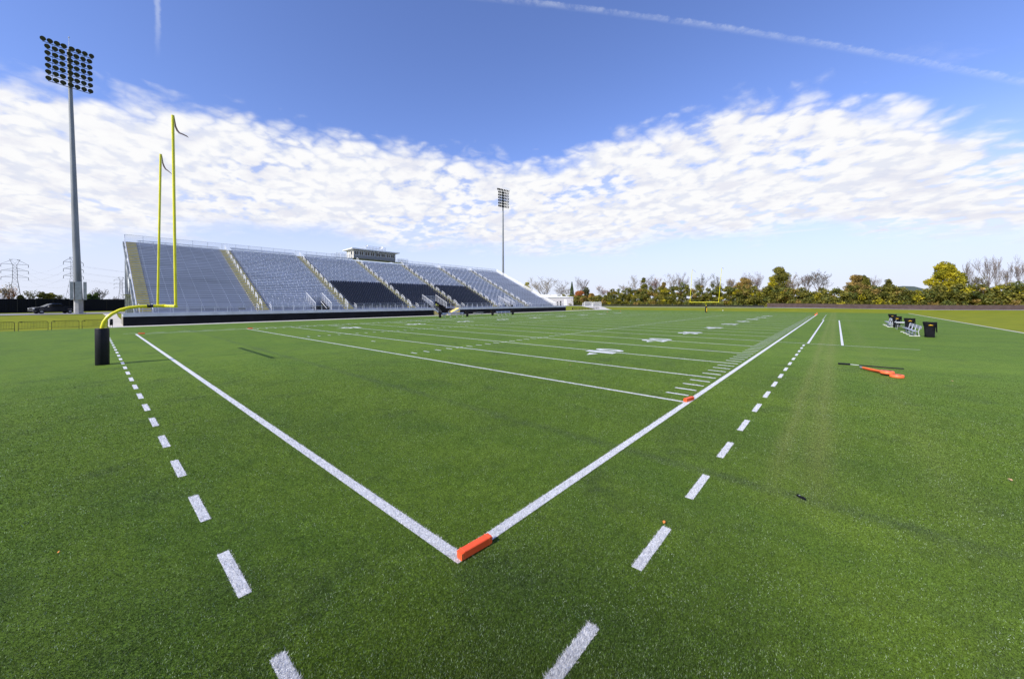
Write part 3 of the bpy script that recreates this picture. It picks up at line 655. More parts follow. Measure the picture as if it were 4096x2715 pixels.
# dark chairs
def chair_mb(b, x, y, z):
    b.hexa([(x - .21, y + .18, z + .42), (x + .21, y + .18, z + .42), (x + .21, y + .56, z + .38), (x - .21, y + .56, z + .38)], [(x - .21, y + .18, z + .46), (x + .21, y + .18, z + .46), (x + .21, y + .56, z + .42), (x - .21, y + .56, z + .42)])
    b.hexa([(x - .22, y + .56, z + .40), (x + .22, y + .56, z + .40), (x + .22, y + .60, z + .40), (x - .22, y + .60, z + .40)], [(x - .17, y + .66, z + .84), (x + .17, y + .66, z + .84), (x + .17, y + .70, z + .84), (x - .17, y + .70, z + .84)])
    b.box(x - .03, x + .03, y + .48, y + .56, z, z + .40)
cm = MB(); chair_mb(cm, 0, 0, 0); proto = cm.build('stadium_seat', chair_m, None); proto.parent = GS
cnt = 0; cb = MB()
for sec, nr in DARK.items():
    x0, x1 = SEC[sec]
    for i in range(nr):
        for a, c in cuts(x0 + .15, x1 - .15, i):
            n = int((c - a) / .53); sp_ = (c - a) / n
            for k in range(n):
                X, Y, Z = a + sp_ * (k + .5), rowy(i), rowz(i)
                if cnt < 100:
                    o = proto if cnt == 0 else proto.copy()
                    if cnt: col.objects.link(o); o.parent = GS
                    o.location = (X, Y - 68, Z); cnt += 1
                else: chair_mb(cb, X, Y, Z)
tag(cb.build('stadium_seats', chair_m, GS), 'rows of dark folding seats in the middle sections', kind='stuff')
# aisle steps
for k, (x0, x1) in enumerate(AIS):
    b = MB(); n2 = MB()
    for i in range(NR):
        y, z = rowy(i), rowz(i)
        b.box(x0, x1, y - .28, y + .01, z - RISE + .005, z - RISE * .40)
        n2.box(x0, x1, y - .30, y - .282, z - RISE * .40 - .02, z - RISE * .40 + .004); n2.box(x0, x1, y - .018, y + .011, z - .03, z + .024)
    s = b.build('aisle_steps', ylw_s, GS); n2.build('step_nosing', alu, s)
# aisle hand rails
def loop_rail(x, ya, yb, h=.88, z=None):
    za = Z0 + (ya - Y0) / RUN * RISE; zb = Z0 + (yb - Y0) / RUN * RISE; r_ = .046
    b = MB(); b.tube([(x, ya, za - .1), (x, ya, za + h - .1), (x, ya + .10, za + h)] + [(x, yb - .10, zb + h + .02), (x, yb, zb + h - .08), (x, yb, zb - .05)], r_, 6)
    b.tube([(x, ya, za + h * .58), (x, yb, zb + h * .58)], r_ * .85, 6); return b
for k, (x0, x1) in enumerate(AIS[1:]):
    xc = (x0 + x1) / 2
    for j in range(11):
        ya = 71.3 + 2.52 * j; loop_rail(xc, ya, ya + 1.25).build('aisle_handrail', white, GS)
for k, (x0, x1) in enumerate(AIS):
    for x in (x0 - .02, x1 + .02):
        b = MB()
        for hh, dy_ in ((1.0, 0.0), (.62, .03)): b.tube([(x, 69.45, 1.69), (x, 69.45, 1.69 + hh * .75), (x, 69.60 + dy_, 1.69 + hh * .93), (x, 69.95, 1.69 + hh + .05), (x, 70.6, 1.69 + hh + .30)], .034, 6)
        b.build('entry_rail', white, GS)
# front railings
def railing(x0, x1, y, z, h, sp, name='front_railing', m=alu, mm=None, posts_m=None):
    b = MB(); n = max(1, int((x1 - x0) / sp)); s_ = (x1 - x0) / n
    for i in range(n + 1): b.box(x0 + s_ * i - .03, x0 + s_ * i + .03, y - .03, y + .03, z, z + h)
    b.box(x0, x1, y - .02, y + .02, z + h, z + h + .045); b.box(x0, x1, y - .015, y + .015, z + .06, z + .09)
    o = b.build(name, m, GS)
    if mm: MB().quad((x0, y, z + .08), (x1, y, z + .08), (x1, y, z + h), (x0, y, z + h)).build('wire_mesh', mm, o)
    return o
railing(0.1, 50.2, 68.1, 1.66, .80, 1.55, mm=meshmat('fine_mesh', (.5, .5, .52), .10)); railing(58.8, 106.8, 68.1, 1.66, .80, 1.9, mm=MATS.get('fine_mesh') or mesh_m)
for s in range(7):
    x0, x1 = SEC[s]
    for a, c in cuts(x0 + .15, x1 - .15, 0): railing(a, c, 70.25, 1.69, 1.15, 1.7, 'inner_railing')
# low sign on the railing of the first section
MB().box(12.45, 13.35, 68.02, 68.05, 2.0, 2.3).build('small_sign', grey_w, GS)
# vomitories
for vi, (x0, x1) in enumerate(VOM):
    yb = Y0 + VR * RUN; zb = rowz(VR)
    b = MB().box(x0 - .04, x0, 70.4, yb, 1.2, rowz(1)).box(x1, x1 + .04, 70.4, yb, 1.2, rowz(1)).box(x0, x1, yb + .02, yb + .08, 0, zb - .4)
    for i in range(VR):
        b.box(x0 - .04, x0, rowy(i), rowy(i + 1), rowz(i) - .6, rowz(i) + .05); b.box(x1, x1 + .04, rowy(i), rowy(i + 1), rowz(i) - .6, rowz(i) + .05)
    b.box(x0, x1, 70.45, yb, .9, 1.0)
    b.build('tunnel_lining', black, GS)
    MB().box(x0 + .02, x1 - .02, yb + .085, yb + .12, zb - 1.25, zb + .05).build('tunnel_head_panel', alu, GS)
    for x in (x0, x1):
        b = MB(); za, zt = 1.69 + 1.30, rowz(5) + 1.35; ya, yt = 69.5, 73.95
        b.tube([(x, ya, 1.69), (x, ya, za), (x, yt, zt), (x, yt, rowz(4))], .042, 6)
        for t in (.28, .52, .76): b.tube([(x, ya + (yt - ya) * t, 1.69 + (rowz(4) - 1.69) * t), (x, ya + (yt - ya) * t, za + (zt - za) * t)], .022, 5)
        o = b.build('tunnel_side_rail', white, GS)
        MB().quad((x, ya, 1.8), (x, yt, rowz(4)), (x, yt, zt), (x, ya, za)).build('wire_mesh', mesh_m, o)
    b = MB(); zt = rowz(5) + 1.05
    b.tube([(x0, 74.0, zt), (x1, 74.0, zt)], .022, 5)
    for t in (.33, .66): b.tube([(x0 + (x1 - x0) * t, 74.0, rowz(4)), (x0 + (x1 - x0) * t, 74.0, zt)], .022, 5)
    o = b.build('tunnel_back_rail', alu, GS); MB().quad((x0, 74, rowz(5)), (x1, 74, rowz(5)), (x1, 74, zt), (x0, 74, zt)).build('wire_mesh', mesh_m, o)
    b = MB()   # white stair rail seen inside
    if vi != 1: b.tube([(x1 - .35, 73.6, 3.3), (x1 - .3, 70.9, 1.9)], .05, 6).build('inner_stair_rail', white, GS)
# field stairs in the recess
stair_m = mat('stair_yellow', (.86, .68, .22), .5, var=.1)
for side in (0, 1):
    b = MB(); xs0, xs1 = (52.6, 50.75) if side == 0 else (54.75, 58.6); n = 9
    for i in range(n):
        t0, t1 = i / n, (i + 1) / n; xa = xs0 + (xs1 - xs0) * t0; xb = xs0 + (xs1 - xs0) * t1; b.box(min(xa, xb), max(xa, xb), 68.25, 69.7, .0, 1.62 * t1)
    b.build('field_stairs', stair_m, GS)
    s_ = 1 if xs1 > xs0 else -1
    b = MB().add([(xs0 - .25 * s_, 67.98, -.02), (xs0 + .2 * s_, 67.98, -.02), (xs1 + .1 * s_, 67.98, 1.28), (xs1 + .1 * s_, 67.98, 1.68), (xs0 - .25 * s_, 68.2, -.02), (xs0 + .2 * s_, 68.2, -.02), (xs1 + .1 * s_, 68.2, 1.28), (xs1 + .1 * s_, 68.2, 1.68)],
        [(0, 1, 2, 3), (7, 6, 5, 4), (0, 3, 7, 4), (1, 2, 6, 5), (0, 1, 5, 4), (3, 2, 6, 7)])

    b.build('stair_stringer', alu, GS)
    b = MB()
    for hh in (.95, .55): b.tube([(xs0, 68.1, hh), (xs1, 68.1, 1.64 + hh)], .024, 5)
    for t in (0, .5, 1): b.tube([(xs0 + (xs1 - xs0) * t, 68.1, 1.62 * t), (xs0 + (xs1 - xs0) * t, 68.1, 1.62 * t + .95)], .026, 5)
    b.build('stair_rail', alu, GS)
MB().box(50.3, 58.7, 69.72, 69.76, -.05, 1.60).build('recess_wall', black, GS)
MB().box(52.7, 54.65, 68.9, 69.7, .0, 2.0).build('tunnel_dark_block', black, GS)  # black block stands in for the dark inside of the tunnel
# end rails, rear rail
ztop = Z0 + NR * RISE; ytop = Y0 + NR * RUN
b = MB()
for hh in (1.05, .55): b.tube([(XL - .1, 70.3, 1.9 + hh), (XL - .1, ytop, ztop + hh)], .035, 6)
for i in range(0, NR + 1, 3): b.tube([(XL - .1, rowy(i), rowz(i) - .5), (XL - .1, rowy(i), rowz(i) + 1.05)], .03, 5)
o = b.build('side_rail', alu, GS)
MB().quad((XL - .1, 70.3, 1.9), (XL - .1, ytop, ztop), (XL - .1, ytop, ztop + 1.05), (XL - .1, 70.3, 2.95)).build('wire_mesh', mesh_m, o)
b = MB()
for i in range(NR): b.box(XL - .32, XL - .16, rowy(i) - .15, rowy(i) + RUN - .15, rowz(i) - .62, rowz(i) - .02)
b.build('side_stringer', galv, GS)
b = MB()
for hh in (1.08, .6): b.tube([(XR + .15, 70.0, 1.8 + hh), (XR + .15, ytop, ztop + hh)], .05, 6)
b.tube([(XR + .15, 70.0, 1.69), (XR + .15, 70.0, 2.9)], .05, 6)
for i in range(0, NR + 1, 3): b.tube([(XR + .15, rowy(i), rowz(i) - .5), (XR + .15, rowy(i), rowz(i) + 1.08)], .04, 5)
o = b.build('side_rail', white, GS)
MB().quad((XR + .15, 70.0, 1.8), (XR + .15, ytop, ztop), (XR + .15, ytop, ztop + 1.05), (XR + .15, 70.0, 2.85)).build('wire_mesh', mesh_w, o)
for x0, x1 in ((XL, 40.8), (59.6, XR)):
    o = railing(x0, x1, ytop + .05, ztop - .35, 1.42, 2.44, 'rear_railing', alu, mesh_m)
b = MB()
for k in range(7):
    x0, x1 = SEC[k]
    if k == 3: continue
    b.box(x0 + .3, x1 - .2, ytop - .3, ytop - .02, ztop + .12, ztop + .17)
    x = x0 + .6
    while x < x1: b.box(x, x + .05, ytop - .2, ytop - .1, ztop - .3, ztop + .12); x += 1.83
b.build('top_bench', alu_b, GS)
MB().box(XL, XR, ytop - .02, ytop + .02, ztop - .7, ztop - .3).build('rear_fascia', galv, GS)
# understructure
def gz(x, y): return gh(x, y)
fr = [XL + .1] + [8.5 + 7.15 * i for i in range(13)] + [XR - .3]
for x in fr:
    b = MB(); cols = [76.4, 82.2, 88.0, 93.8, 98.2]
    for yc in cols:
        zt = Z0 + (yc - Y0) / RUN * RISE - .5; b.box(x - .14, x + .14, yc - .16, yc + .16, gz(x, yc) - .05, zt)
    b.tube([(x, 71, 1.7), (x, 98.3, ztop - .75)], .13, 4)
    for a, c in zip(cols[1:], cols[2:]):
        b.tube([(x, a, 1.2), (x, c, Z0 + (c - Y0) / RUN * RISE - 1)], .06, 4)
    b.box(x - .07, x + .07, 82.2, 98.2, 4.3, 4.5)
    b.build('support_frame', galv, GS)
MB().box(XL - .6, 9, 84, 97.9, 4.5, 4.55).build('rear_landing', galv, GS)

# ---------------------------------------------------------------- press box
PB = root('press_box', (52.5, 101, 15.4), 'press box with shade-grey front and ribbon windows on top of the grandstand', 'press box')
x0, x1, yf, yb, z0, z1 = 45.95, 59.08, 99.0, 103.3, 15.72, 18.12
b = MB(); WX = [(46.19, 47.45), (47.57, 48.87), (49.27, 50.77), (50.91, 52.24), (52.64, 54.1), (54.26, 55.6), (56.07, 57.3), (57.5, 58.69)]
b.box(x0, x1, yf, yf + .12, z0, 16.58).box(x0, x1, yf, yf + .12, 17.70, z1)
e = [x0] + [v for p in WX for v in p] + [x1]
for a, c in zip(e[::2], e[1::2]): b.box(a, c, yf, yf + .12, 16.58, 17.70)
b.build('front_wall', grey_w, PB)
MB().box(x0 - .003, x0 + .12, yf + .12, yb, z0, z1).build('side_wall', cream, PB)
b = MB().box(x1 - .12, x1 + .003, yf + .12, yb, z0, z1).box(x0 + .12, x1 - .12, yb - .12, yb, z0, z1); b.build('rear_wall', cream, PB)
MB().box(x0, x1, yf + .13, yb - .13, z0 - .1, z0).build('floor', galv, PB)
b = MB(); b.hexa([(45.15, 98.2, z1 + .02), (60.1, 98.2, z1 + .02), (60.1, 104.2, z1 - .12), (45.15, 104.2, z1 - .12)], [(45.15, 98.2, z1 + .30), (60.1, 98.2, z1 + .30), (60.1, 104.2, z1 + .12), (45.15, 104.2, z1 + .12)]); b.build('roof', roof_w, PB)
for a, c in WX:
    b = MB(); f_ = .06
    b.box(a, c, yf - .03, yf + .06, 16.58, 16.58 + f_).box(a, c, yf - .03, yf + .06, 17.70 - f_, 17.70)
    for x in (a, (a + c) / 2 - f_ / 2, c - f_): b.box(x, x + f_, yf - .028, yf + .06, 16.58 + f_, 17.70 - f_)
    o = b.build('window_frame', white, PB); MB().quad((a, yf + .04, 16.6), (c, yf + .04, 16.6), (c, yf + .04, 17.7), (a, yf + .04, 17.7)).build('pane', glass, o)
o = MB().box(x0 - .05, x0 + .02, 99.7, 100.7, 16.55, 17.75).build('window_frame', white, PB); MB().box(x0 - .06, x0 - .051, 99.8, 100.6, 16.65, 17.65).build('pane', glass, o)
o = MB().box(x0 - .05, x0 + .02, 101.6, 102.5, 15.73, 17.75).build('door', white, PB); MB().box(x0 - .1, x0 - .05, 101.7, 101.76, 16.7, 16.85).build('handle', galv, o)
b = MB()
for X_ in (49.7, 55.8): 
    for hh in (.5, 1.05): b.box(X_ - .025, X_ + .025, 99.0, 103.0, z1 + .3 + hh, z1 + .35 + hh)
for Y_ in (99.0, 103.0):
    for hh in (.5, 1.05): b.box(49.7, 55.8, Y_ - .025, Y_ + .025, z1 + .3 + hh, z1 + .35 + hh)
    for i in range(7): b.box(49.7 + i * 1.015 - .03, 49.7 + i * 1.015 + .03, Y_ - .03, Y_ + .03, z1 + .2, z1 + 1.4)
o = b.build('roof_railing', alu, PB)
MB().quad((49.7, 99, z1 + .3), (55.8, 99, z1 + .3), (55.8, 99, z1 + 1.35), (49.7, 99, z1 + 1.35)).quad((49.7, 99, z1 + .3), (49.7, 103, z1 + .3), (49.7, 103, z1 + 1.35), (49.7, 99, z1 + 1.35)).build('wire_mesh', mesh_m, o)
def dish(x, y, z, r_):
    a = Vector((-.5, -.75, .45)).normalized()
    o = MB().lathe((x, y, z), [(-.02, r_ * .25), (.02, r_ * .6), (.12, r_), (.13, r_), (.04, r_ * .55), (.0, .03)], 18, tuple(a)).build('satellite_dish', white, PB, True)
    MB().tube([(x, y, z - r_ - .2), (x, y, z), tuple(Vector((x, y, z)) + a * r_ * 1.1)], .04, 6).build('dish_arm', galv, o)
dish(54.3, 98.85, 19.30, .48); dish(49.75, 98.9, 19.42, .27)
for x in (51.9, 53.2): MB().lathe((x, 98.7, 17.92), [(0, .10), (.05, .16), (.16, .16), (.2, .08)], 12, (0, -.6, -.8)).build('floodlight', white, PB, True)
# side platforms and railings beside the press box
for x0_, x1_ in ((40.9, 45.3), (59.6, 63.2)):
    b = MB().box(x0_, x1_, 98.5, 101.5, 15.45, 15.5)
    for hh in (.55, 1.1):
        b.box(x0_, x1_, 98.5, 98.55, 15.5 + hh, 15.54 + hh).box(x0_, x1_, 101.45, 101.5, 15.5 + hh, 15.54 + hh)
    n = 5
    for i in range(n + 1):
        x = x0_ + (x1_ - x0_) * i / n
        b.box(x - .03, x + .03, 98.49, 98.56, 15.3, 16.64).box(x - .03, x + .03, 101.44, 101.51, 15.3, 16.64)
    o = b.build('side_platform', alu, PB); MB().quad((x0_, 98.52, 15.5), (x1_, 98.52, 15.5), (x1_, 98.52, 16.6), (x0_, 98.52, 16.6)).build('wire_mesh', mesh_m, o)
for x in (41.6, 43.4):
    MB().tube([(x, 97.4, 15.0), (x, 97.4, 15.9), (x, 98.6, 16.75), (x, 98.6, 15.6)], .04, 6).build('ramp_rail', white, PB)
MB().box(45.6, 59.4, 98.55, 98.9, 15.30, 15.50).build('base_beam', blk_m, PB)

# ---------------------------------------------------------------- crowd barriers
def barrier(label):
    r = root('crowd_barrier', (0, 0, 0), label, 'barrier', 'black steel crowd barriers'); W_, H_ = 1.04, 1.03
    c_ = .13
    MB().tube([(-W_, 0, 0), (-W_, 0, H_ - c_), (-W_ + c_ * .3, 0, H_ - c_ * .3), (-W_ + c_, 0, H_), (W_ - c_, 0, H_), (W_ - c_ * .3, 0, H_ - c_ * .3), (W_, 0, H_ - c_), (W_, 0, 0)], .024, 6).build('frame', blk_m, r)
    b = MB().tube([(-W_, 0, .24), (W_, 0, .24)], .018, 6)
    for i in range(1, 20): b.tube([(-W_ + i * 2 * W_ / 20, 0, .24), (-W_ + i * 2 * W_ / 20, 0, H_)], .0085, 5)
    for z in (.50, .80): b.tube([(-.18, 0, z), (.18, 0, z)], .011, 5)
    b.build('bars', blk_m, r)
    MB().box(-W_ + .14, -W_ + .28, -.012, .012, H_ - .09, H_ - .02).build('tag_plate', blk_m, r)
    for x in (-W_ + .03, W_ - .03): MB().box(x - .02, x + .02, -.3, .3, .0, .03).build('foot', blk_m, r)
    return r
bp = barrier('black crowd barrier on the lawn nearest the tilted dark pad by the concrete ramp'); bp.location = (-2.70, 65.35, -.02)
lb = ['black crowd barrier second from the concrete ramp left of the goalpost curve', 'black crowd barrier third from the concrete ramp on the left lawn', 'black crowd barrier at the left picture edge']
for i in range(3): clone(bp, (-5.02 - 2.33 * i, 65.30 - .02 * i, -.02), 0, lb[i])
for i in range(9): clone(bp, (113.9 + 2.2 * i, 68.7, -.02), 0, ['black crowd barrier first after the dark pad past the grandstand end', 'black crowd barrier second past the grandstand end', 'black crowd barrier third past the grandstand end', 'black crowd barrier fourth past the grandstand end', 'black crowd barrier fifth past the grandstand end', 'black crowd barrier sixth past the grandstand end', 'black crowd barrier seventh past the grandstand end', 'black crowd barrier next to last before the far white path', 'black crowd barrier at the far corner of the turf by the white path'][i])
def pad_sign(x, y, label):
    r = root('padded_post', (x, y, 0), label, 'padded post', 'black padded posts')
    MB().lathe((x, y, .28), [(0, .13), (.03, .15), (.72, .15), (.80, .10)], 16).build('pad', blk_v, r, True); MB().tube([(x - .1, y, 0), (x - .1, y, .3)], .02, 6).build('leg', blk_m, r); MB().tube([(x + .1, y, 0), (x + .1, y, .3)], .02, 6).build('leg', blk_m, r)
pad_sign(-1.33, 65.5, 'dark padded post at the foot of the concrete ramp beside the left barriers'); pad_sign(112.3, 68.6, 'dark padded post past the far end of the grandstand wall')

# ---------------------------------------------------------------- left fence
FE = root('slat_fence', (-15, 122.5, 1.0), 'long black slatted privacy fence behind the road at the left', 'fence')
pts = [(-90, 108), (-40, 118), (-13.0, 123.5), (-4, 128.6), (3, 128.2), (20, 130), (60, 132)]
pnl = MB(); pst = MB()
for (xa, ya), (xb, yb_) in zip(pts, pts[1:]):
    n = max(1, int(math.hypot(xb - xa, yb_ - ya) / 2.4))
    for i in range(n):
        p = (xa + (xb - xa) * i / n, ya + (yb_ - ya) * i / n); q = (xa + (xb - xa) * (i + 1) / n, ya + (yb_ - ya) * (i + 1) / n)
        zb_ = 1.02; zt_ = 3.98
        pnl.add([(p[0], p[1], zb_), (q[0], q[1], zb_), (q[0], q[1], zt_), (p[0], p[1], zt_)], [(0, 1, 2, 3)])
        for k in range(12):
            t = k / 12; x = p[0] + (q[0] - p[0]) * t; y = p[1] + (q[1] - p[1]) * t; pnl.box(x - .03, x + .03, y - .06, y - .02, zb_, zt_ - .02)
        pst.box(p[0] - .05, p[0] + .05, p[1] - .10, p[1], .9, zt_ + .03)
pnl.build('slat_panels', dk_fence, FE); pst.build('posts', blk_m, FE)

# ---------------------------------------------------------------- pickup truck
paint = mat('dark_truck_paint', (.014, .018, .030), .22, .3); chrome = mat('chrome', (.7, .7, .7), .15, .9); tyre = mat('tyre_rubber', (.012, .012, .012), .85); red_l = mat('tail_lamp', (.45, .02, .02), .3); hl_m = mat('headlamp', (.8, .8, .8), .1, .2)
def truck(loc, rz):
    r = root('pickup_truck', (0, 0, 0), 'dark blue crew cab pickup truck on the road before the black fence', 'pickup truck')
    W_ = .96
    def side(prof, y0, y1, name, m, par=r, ins=0.0):
        n = len(prof); b = MB(); b.v = [(x, y0 + (ins if z > 1.2 else 0), z) for x, z in prof] + [(x, y1 - (ins if z > 1.2 else 0), z) for x, z in prof]
        b.f = [tuple(range(n)), tuple(range(2 * n - 1, n - 1, -1))] + [(i, i + n, (i + 1) % n + n, (i + 1) % n) for i in range(n)]; return b.build(name, m, par)
    def arch(xc, r_=.50): return [(xc + r_ * math.cos(a), .42 + r_ * math.sin(a)) for a in [math.pi - math.pi * k / 8 for k in range(9)]]
    body = [(-2.85, .55), (-2.88, .8), (-2.82, 1.10), (-2.6, 1.17), (-1.55, 1.26)] + [(.95, 1.30), (1.0, 1.32), (2.92, 1.30), (2.95, .62)] + [(2.45, .45)] + arch(1.80)[::-1] + [(-1.30, .42)] + arch(-1.88)[::-1] + [(-2.5, .5)]
    side(body, -W_, W_, 'body', paint)
    cab = [(-1.5, 1.26), (-.55, 1.83), (-.3, 1.88), (.75, 1.88), (.9, 1.82), (1.02, 1.31)]
    cbb = side(cab, -W_ + .06, W_ - .06, 'cab', paint, ins=.12)
    for s in (-1, 1):
        y = s * (W_ - .165)
        for gx in ([(-1.15, 1.32), (-.45, 1.75), (-.08, 1.77), (-.08, 1.32)], [(.0, 1.32), (.0, 1.77), (.62, 1.77), (.8, 1.32)]):
            b = MB(); b.quad(*[(x, y + s * .055, z) for x, z in gx]); b.build('side_window', glass, cbb)
    b = MB().quad((-1.47, -.75, 1.30), (-1.47, .75, 1.30), (-.60, .68, 1.81), (-.60, -.68, 1.81)); b.v = [(x - .02, y, z + .02) for x, y, z in b.v]; b.build('windscreen', glass, cbb)
    b = MB().tube([(-1.5, -.80, 1.29), (-.58, -.73, 1.83), (-.3, -.72, 1.895), (.75, -.72, 1.895)], .018, 5).tube([(-1.5, .80, 1.29), (-.58, .73, 1.83), (-.3, .72, 1.895), (.75, .72, 1.895)], .018, 5); b.build('roof_trim', chrome, cbb)
    for xw in (-1.88, 1.80):
        for s in (-1, 1):
            t_ = MB().lathe((xw, s * (W_ - .20), .40), [(0, .34), (.02, .40), (.20, .40), (.23, .34)], 22, (0, s, 0)).build('wheel', tyre, r, True); MB().lathe((xw, s * (W_ - .02), .40), [(0, .22), (.06, .20), (.061, .05)], 14, (0, s, 0)).build('rim', galv, t_, True)
    for s in (-1, 1):
        MB().box(-2.90, -2.72, s * .86 - .12, s * .86 + .12, .86, 1.08).build('headlight', hl_m, r); MB().box(2.90, 2.965, s * .86 - .09, s * .86 + .09, .85, 1.2).build('tail_light', red_l, r)
        MB().box(-1.15, -1.0, s * 1.0 - .1, s * 1.0 + .1, 1.28, 1.45).build('mirror', chrome, r)
    MB().box(-2.98, -2.80, -.92, .92, .50, .70).build('front_bumper', chrome, r); MB().box(2.93, 3.05, -.92, .92, .50, .68).build('rear_bumper', chrome, r); MB().box(-2.91, -2.86, -.6, .6, .74, 1.04).build('grille', chrome, r)
    r.location = loc; r.rotation_euler[2] = rz
truck((-7.75, 110.4, 1.09), math.atan2(1.3, 3.1))

# ---------------------------------------------------------------- transmission towers and lines
def lattice(name, loc, H, rz, label, sc=1.0):
    r = root(name, (0, 0, 0), label, 'transmission tower', 'lattice transmission towers'); t = .105; r_ = MB(); bl = MB()
    def hw(z): return (3.9 + (1.25 - 3.9) * min(1, z / 25.0)) if z < 25 else (1.25 + .35 * math.sin((z - 25) / 14 * 2 * math.pi) * .4)
    lv = [0, 6, 11.5, 16.5, 21, 25, 28, 31, 34, 37]
    for a, c in zip(lv, lv[1:]):
        A, Cc = hw(a), hw(c)
        cor = [(-1, -1), (1, -1), (1, 1), (-1, 1)]
        for (p, q) in cor: bl.tube([(p * A, q * A, a), (p * Cc, q * Cc, c)], t, 4)
        for i in range(4):
            p, q = cor[i], cor[(i + 1) % 4]
            bl.tube([(p[0] * A, p[1] * A, a), (q[0] * Cc, q[1] * Cc, c)], t * .45, 3); bl.tube([(q[0] * A, q[1] * A, a), (p[0] * Cc, p[1] * Cc, c)], t * .45, 3)
            bl.tube([(p[0] * Cc, p[1] * Cc, c), (q[0] * Cc, q[1] * Cc, c)], t * .45, 3)
    for s in (-1, 1):
        for q in (-1, 1): bl.tube([(s * 1.2, q * 1.2, 37), (s * 3.0, 0, 42)], t, 4)
        bl.tube([(-s * 1.2, 0, 37), (s * 3.0, 0, 42)], t * .6, 3)
    bl.tube([(-3, 0, 42), (3, 0, 42)], t * .8, 4); bl.build('lattice_body', steel_d, r)
    for z in (25.5, 31.5, 37.5):
        for s in (-1, 1):
            b = MB()
            for q in (-1, 1): b.tube([(s * 1.2, q * 1.1, z), (s * 7.6, 0, z)], t * .9, 4); b.tube([(s * 1.2, q * 1.1, z + (2.4 if z < 37 else 4.4)), (s * 7.6, 0, z)], t * .7, 4)
            b.build('crossarm', steel_d, r); MB().tube([(s * 7.6, 0, z), (s * 7.7, 0, z - 2.6)], .17, 5).build('insulator', steel_d, r)
    r.location = loc; r.rotation_euler[2] = rz; r.scale = (sc, sc, sc); return r
TW = [((-47.5, 548.3, 1.5), .12, 'nearest lattice transmission tower at the far left above the black fence', .963), ((-12.2, 470.0, 1.5), .75, 'lattice transmission tower half hidden behind the tall light pole', .93), ((27.4, 811.9, 1.5), .12, 'smallest most distant lattice transmission tower beside the grandstand edge', .96)]
for l_, rz_, la, s_ in TW: lattice('transmission_tower', l_, 42, rz_, la, s_)
wire_m = mat('wire', (.10, .10, .11), .6)
k_ = 0
names = ['lowest', 'middle', 'highest']
for zi, z in enumerate((22.9, 28.9, 34.9)):
    for s in (-1, 1):
        b = MB()
        pts_ = []
        for l_, rz_, la, s_ in (TW[1], TW[0]): pts_.append(Vector((l_[0] + s * 7.7 * s_ * math.cos(rz_), l_[1] + s * 7.7 * s_ * math.sin(rz_), l_[2] + z * s_)))
        p, q = pts_; far = p + (p - q) * 2.6 + Vector((120, 120, -6)); left = q + (q - p) * 2.2 + Vector((0, 0, 14))
        for A, B in ((far, p), (p, q), (q, left)):
            b.tube([A.lerp(B, t / 10) - Vector((0, 0, 7 * 4 * (t / 10) * (1 - t / 10))) for t in range(11)], .030, 3, False)
        o = b.build('power_line', wire_m); tag(o, '%s conductor line strung on the %s arms of the transmission towers' % (names[zi], 'left' if s < 0 else 'right'), 'power line', 'high voltage conductor lines')
# ---------------------------------------------------------------- white building
BD = root('metal_building', (170, 104, 1), 'long low white roofed metal building past the far end of the grandstand', 'building')
A = Vector((170, 104.2, 0)); u_ = Vector((-7.3, 9.9, 0)).normalized(); v_ = Vector((9.9, 7.3, 0)).normalized(); Lb, Db, ze, zr_, zg = 30, 13, 5.5, 7.35, .9
def pt(a, d, z): p = A + u_ * a + v_ * d; return (p.x, p.y, z)
b = MB().hexa([pt(0, 0, zg), pt(Lb, 0, zg), pt(Lb, Db, zg), pt(0, Db, zg)], [pt(0, 0, ze), pt(Lb, 0, ze), pt(Lb, Db, ze), pt(0, Db, ze)]); b.build('walls', wall_g, BD)
b = MB(); o_ = .35
b.add([pt(-o_, -o_, ze), pt(Lb + o_, -o_, ze), pt(Lb + o_, Db + o_, ze), pt(-o_, Db + o_, ze), pt(3.6, Db / 2, zr_), pt(Lb - 1, Db / 2, zr_)], [(0, 1, 5, 4), (2, 3, 4, 5), (3, 0, 4), (1, 2, 5), (0, 3, 2, 1)]); b.build('roof', roof_w, BD)
def pnl_(a0, a1, z0_, z1_, name, m): 
    MB().hexa([pt(a0, -.06, z0_), pt(a1, -.06, z0_), pt(a1, 0, z0_), pt(a0, 0, z0_)], [pt(a0, -.06, z1_), pt(a1, -.06, z1_), pt(a1, 0, z1_), pt(a0, 0, z1_)]).build(name, m, BD)
pnl_(3.6, 5.0, zg, 4.4, 'door', roof_w); pnl_(6.5, 7.2, zg, 3.6, 'dark_figure_panel', blk_m); pnl_(8.2, 8.9, zg, 3.2, 'dark_figure_panel', blk_m)  # black panels stand in for two unidentified dark figures
b = MB()
p0 = Vector((160, 103, 1)); 
for i in range(7): p = p0 + Vector((-.8 * i, 1.1 * i, 0)); b.box(p.x - .07, p.x + .07, p.y - .07, p.y + .07, .9, 2.5)
b.tube([tuple(p0 + Vector((0, 0, 1.4))), tuple(p0 + Vector((-4.8, 6.6, 1.4)))], .05, 5); tag(b.build('path_railing', white), 'white post railing in front of the white roofed building', 'railing')

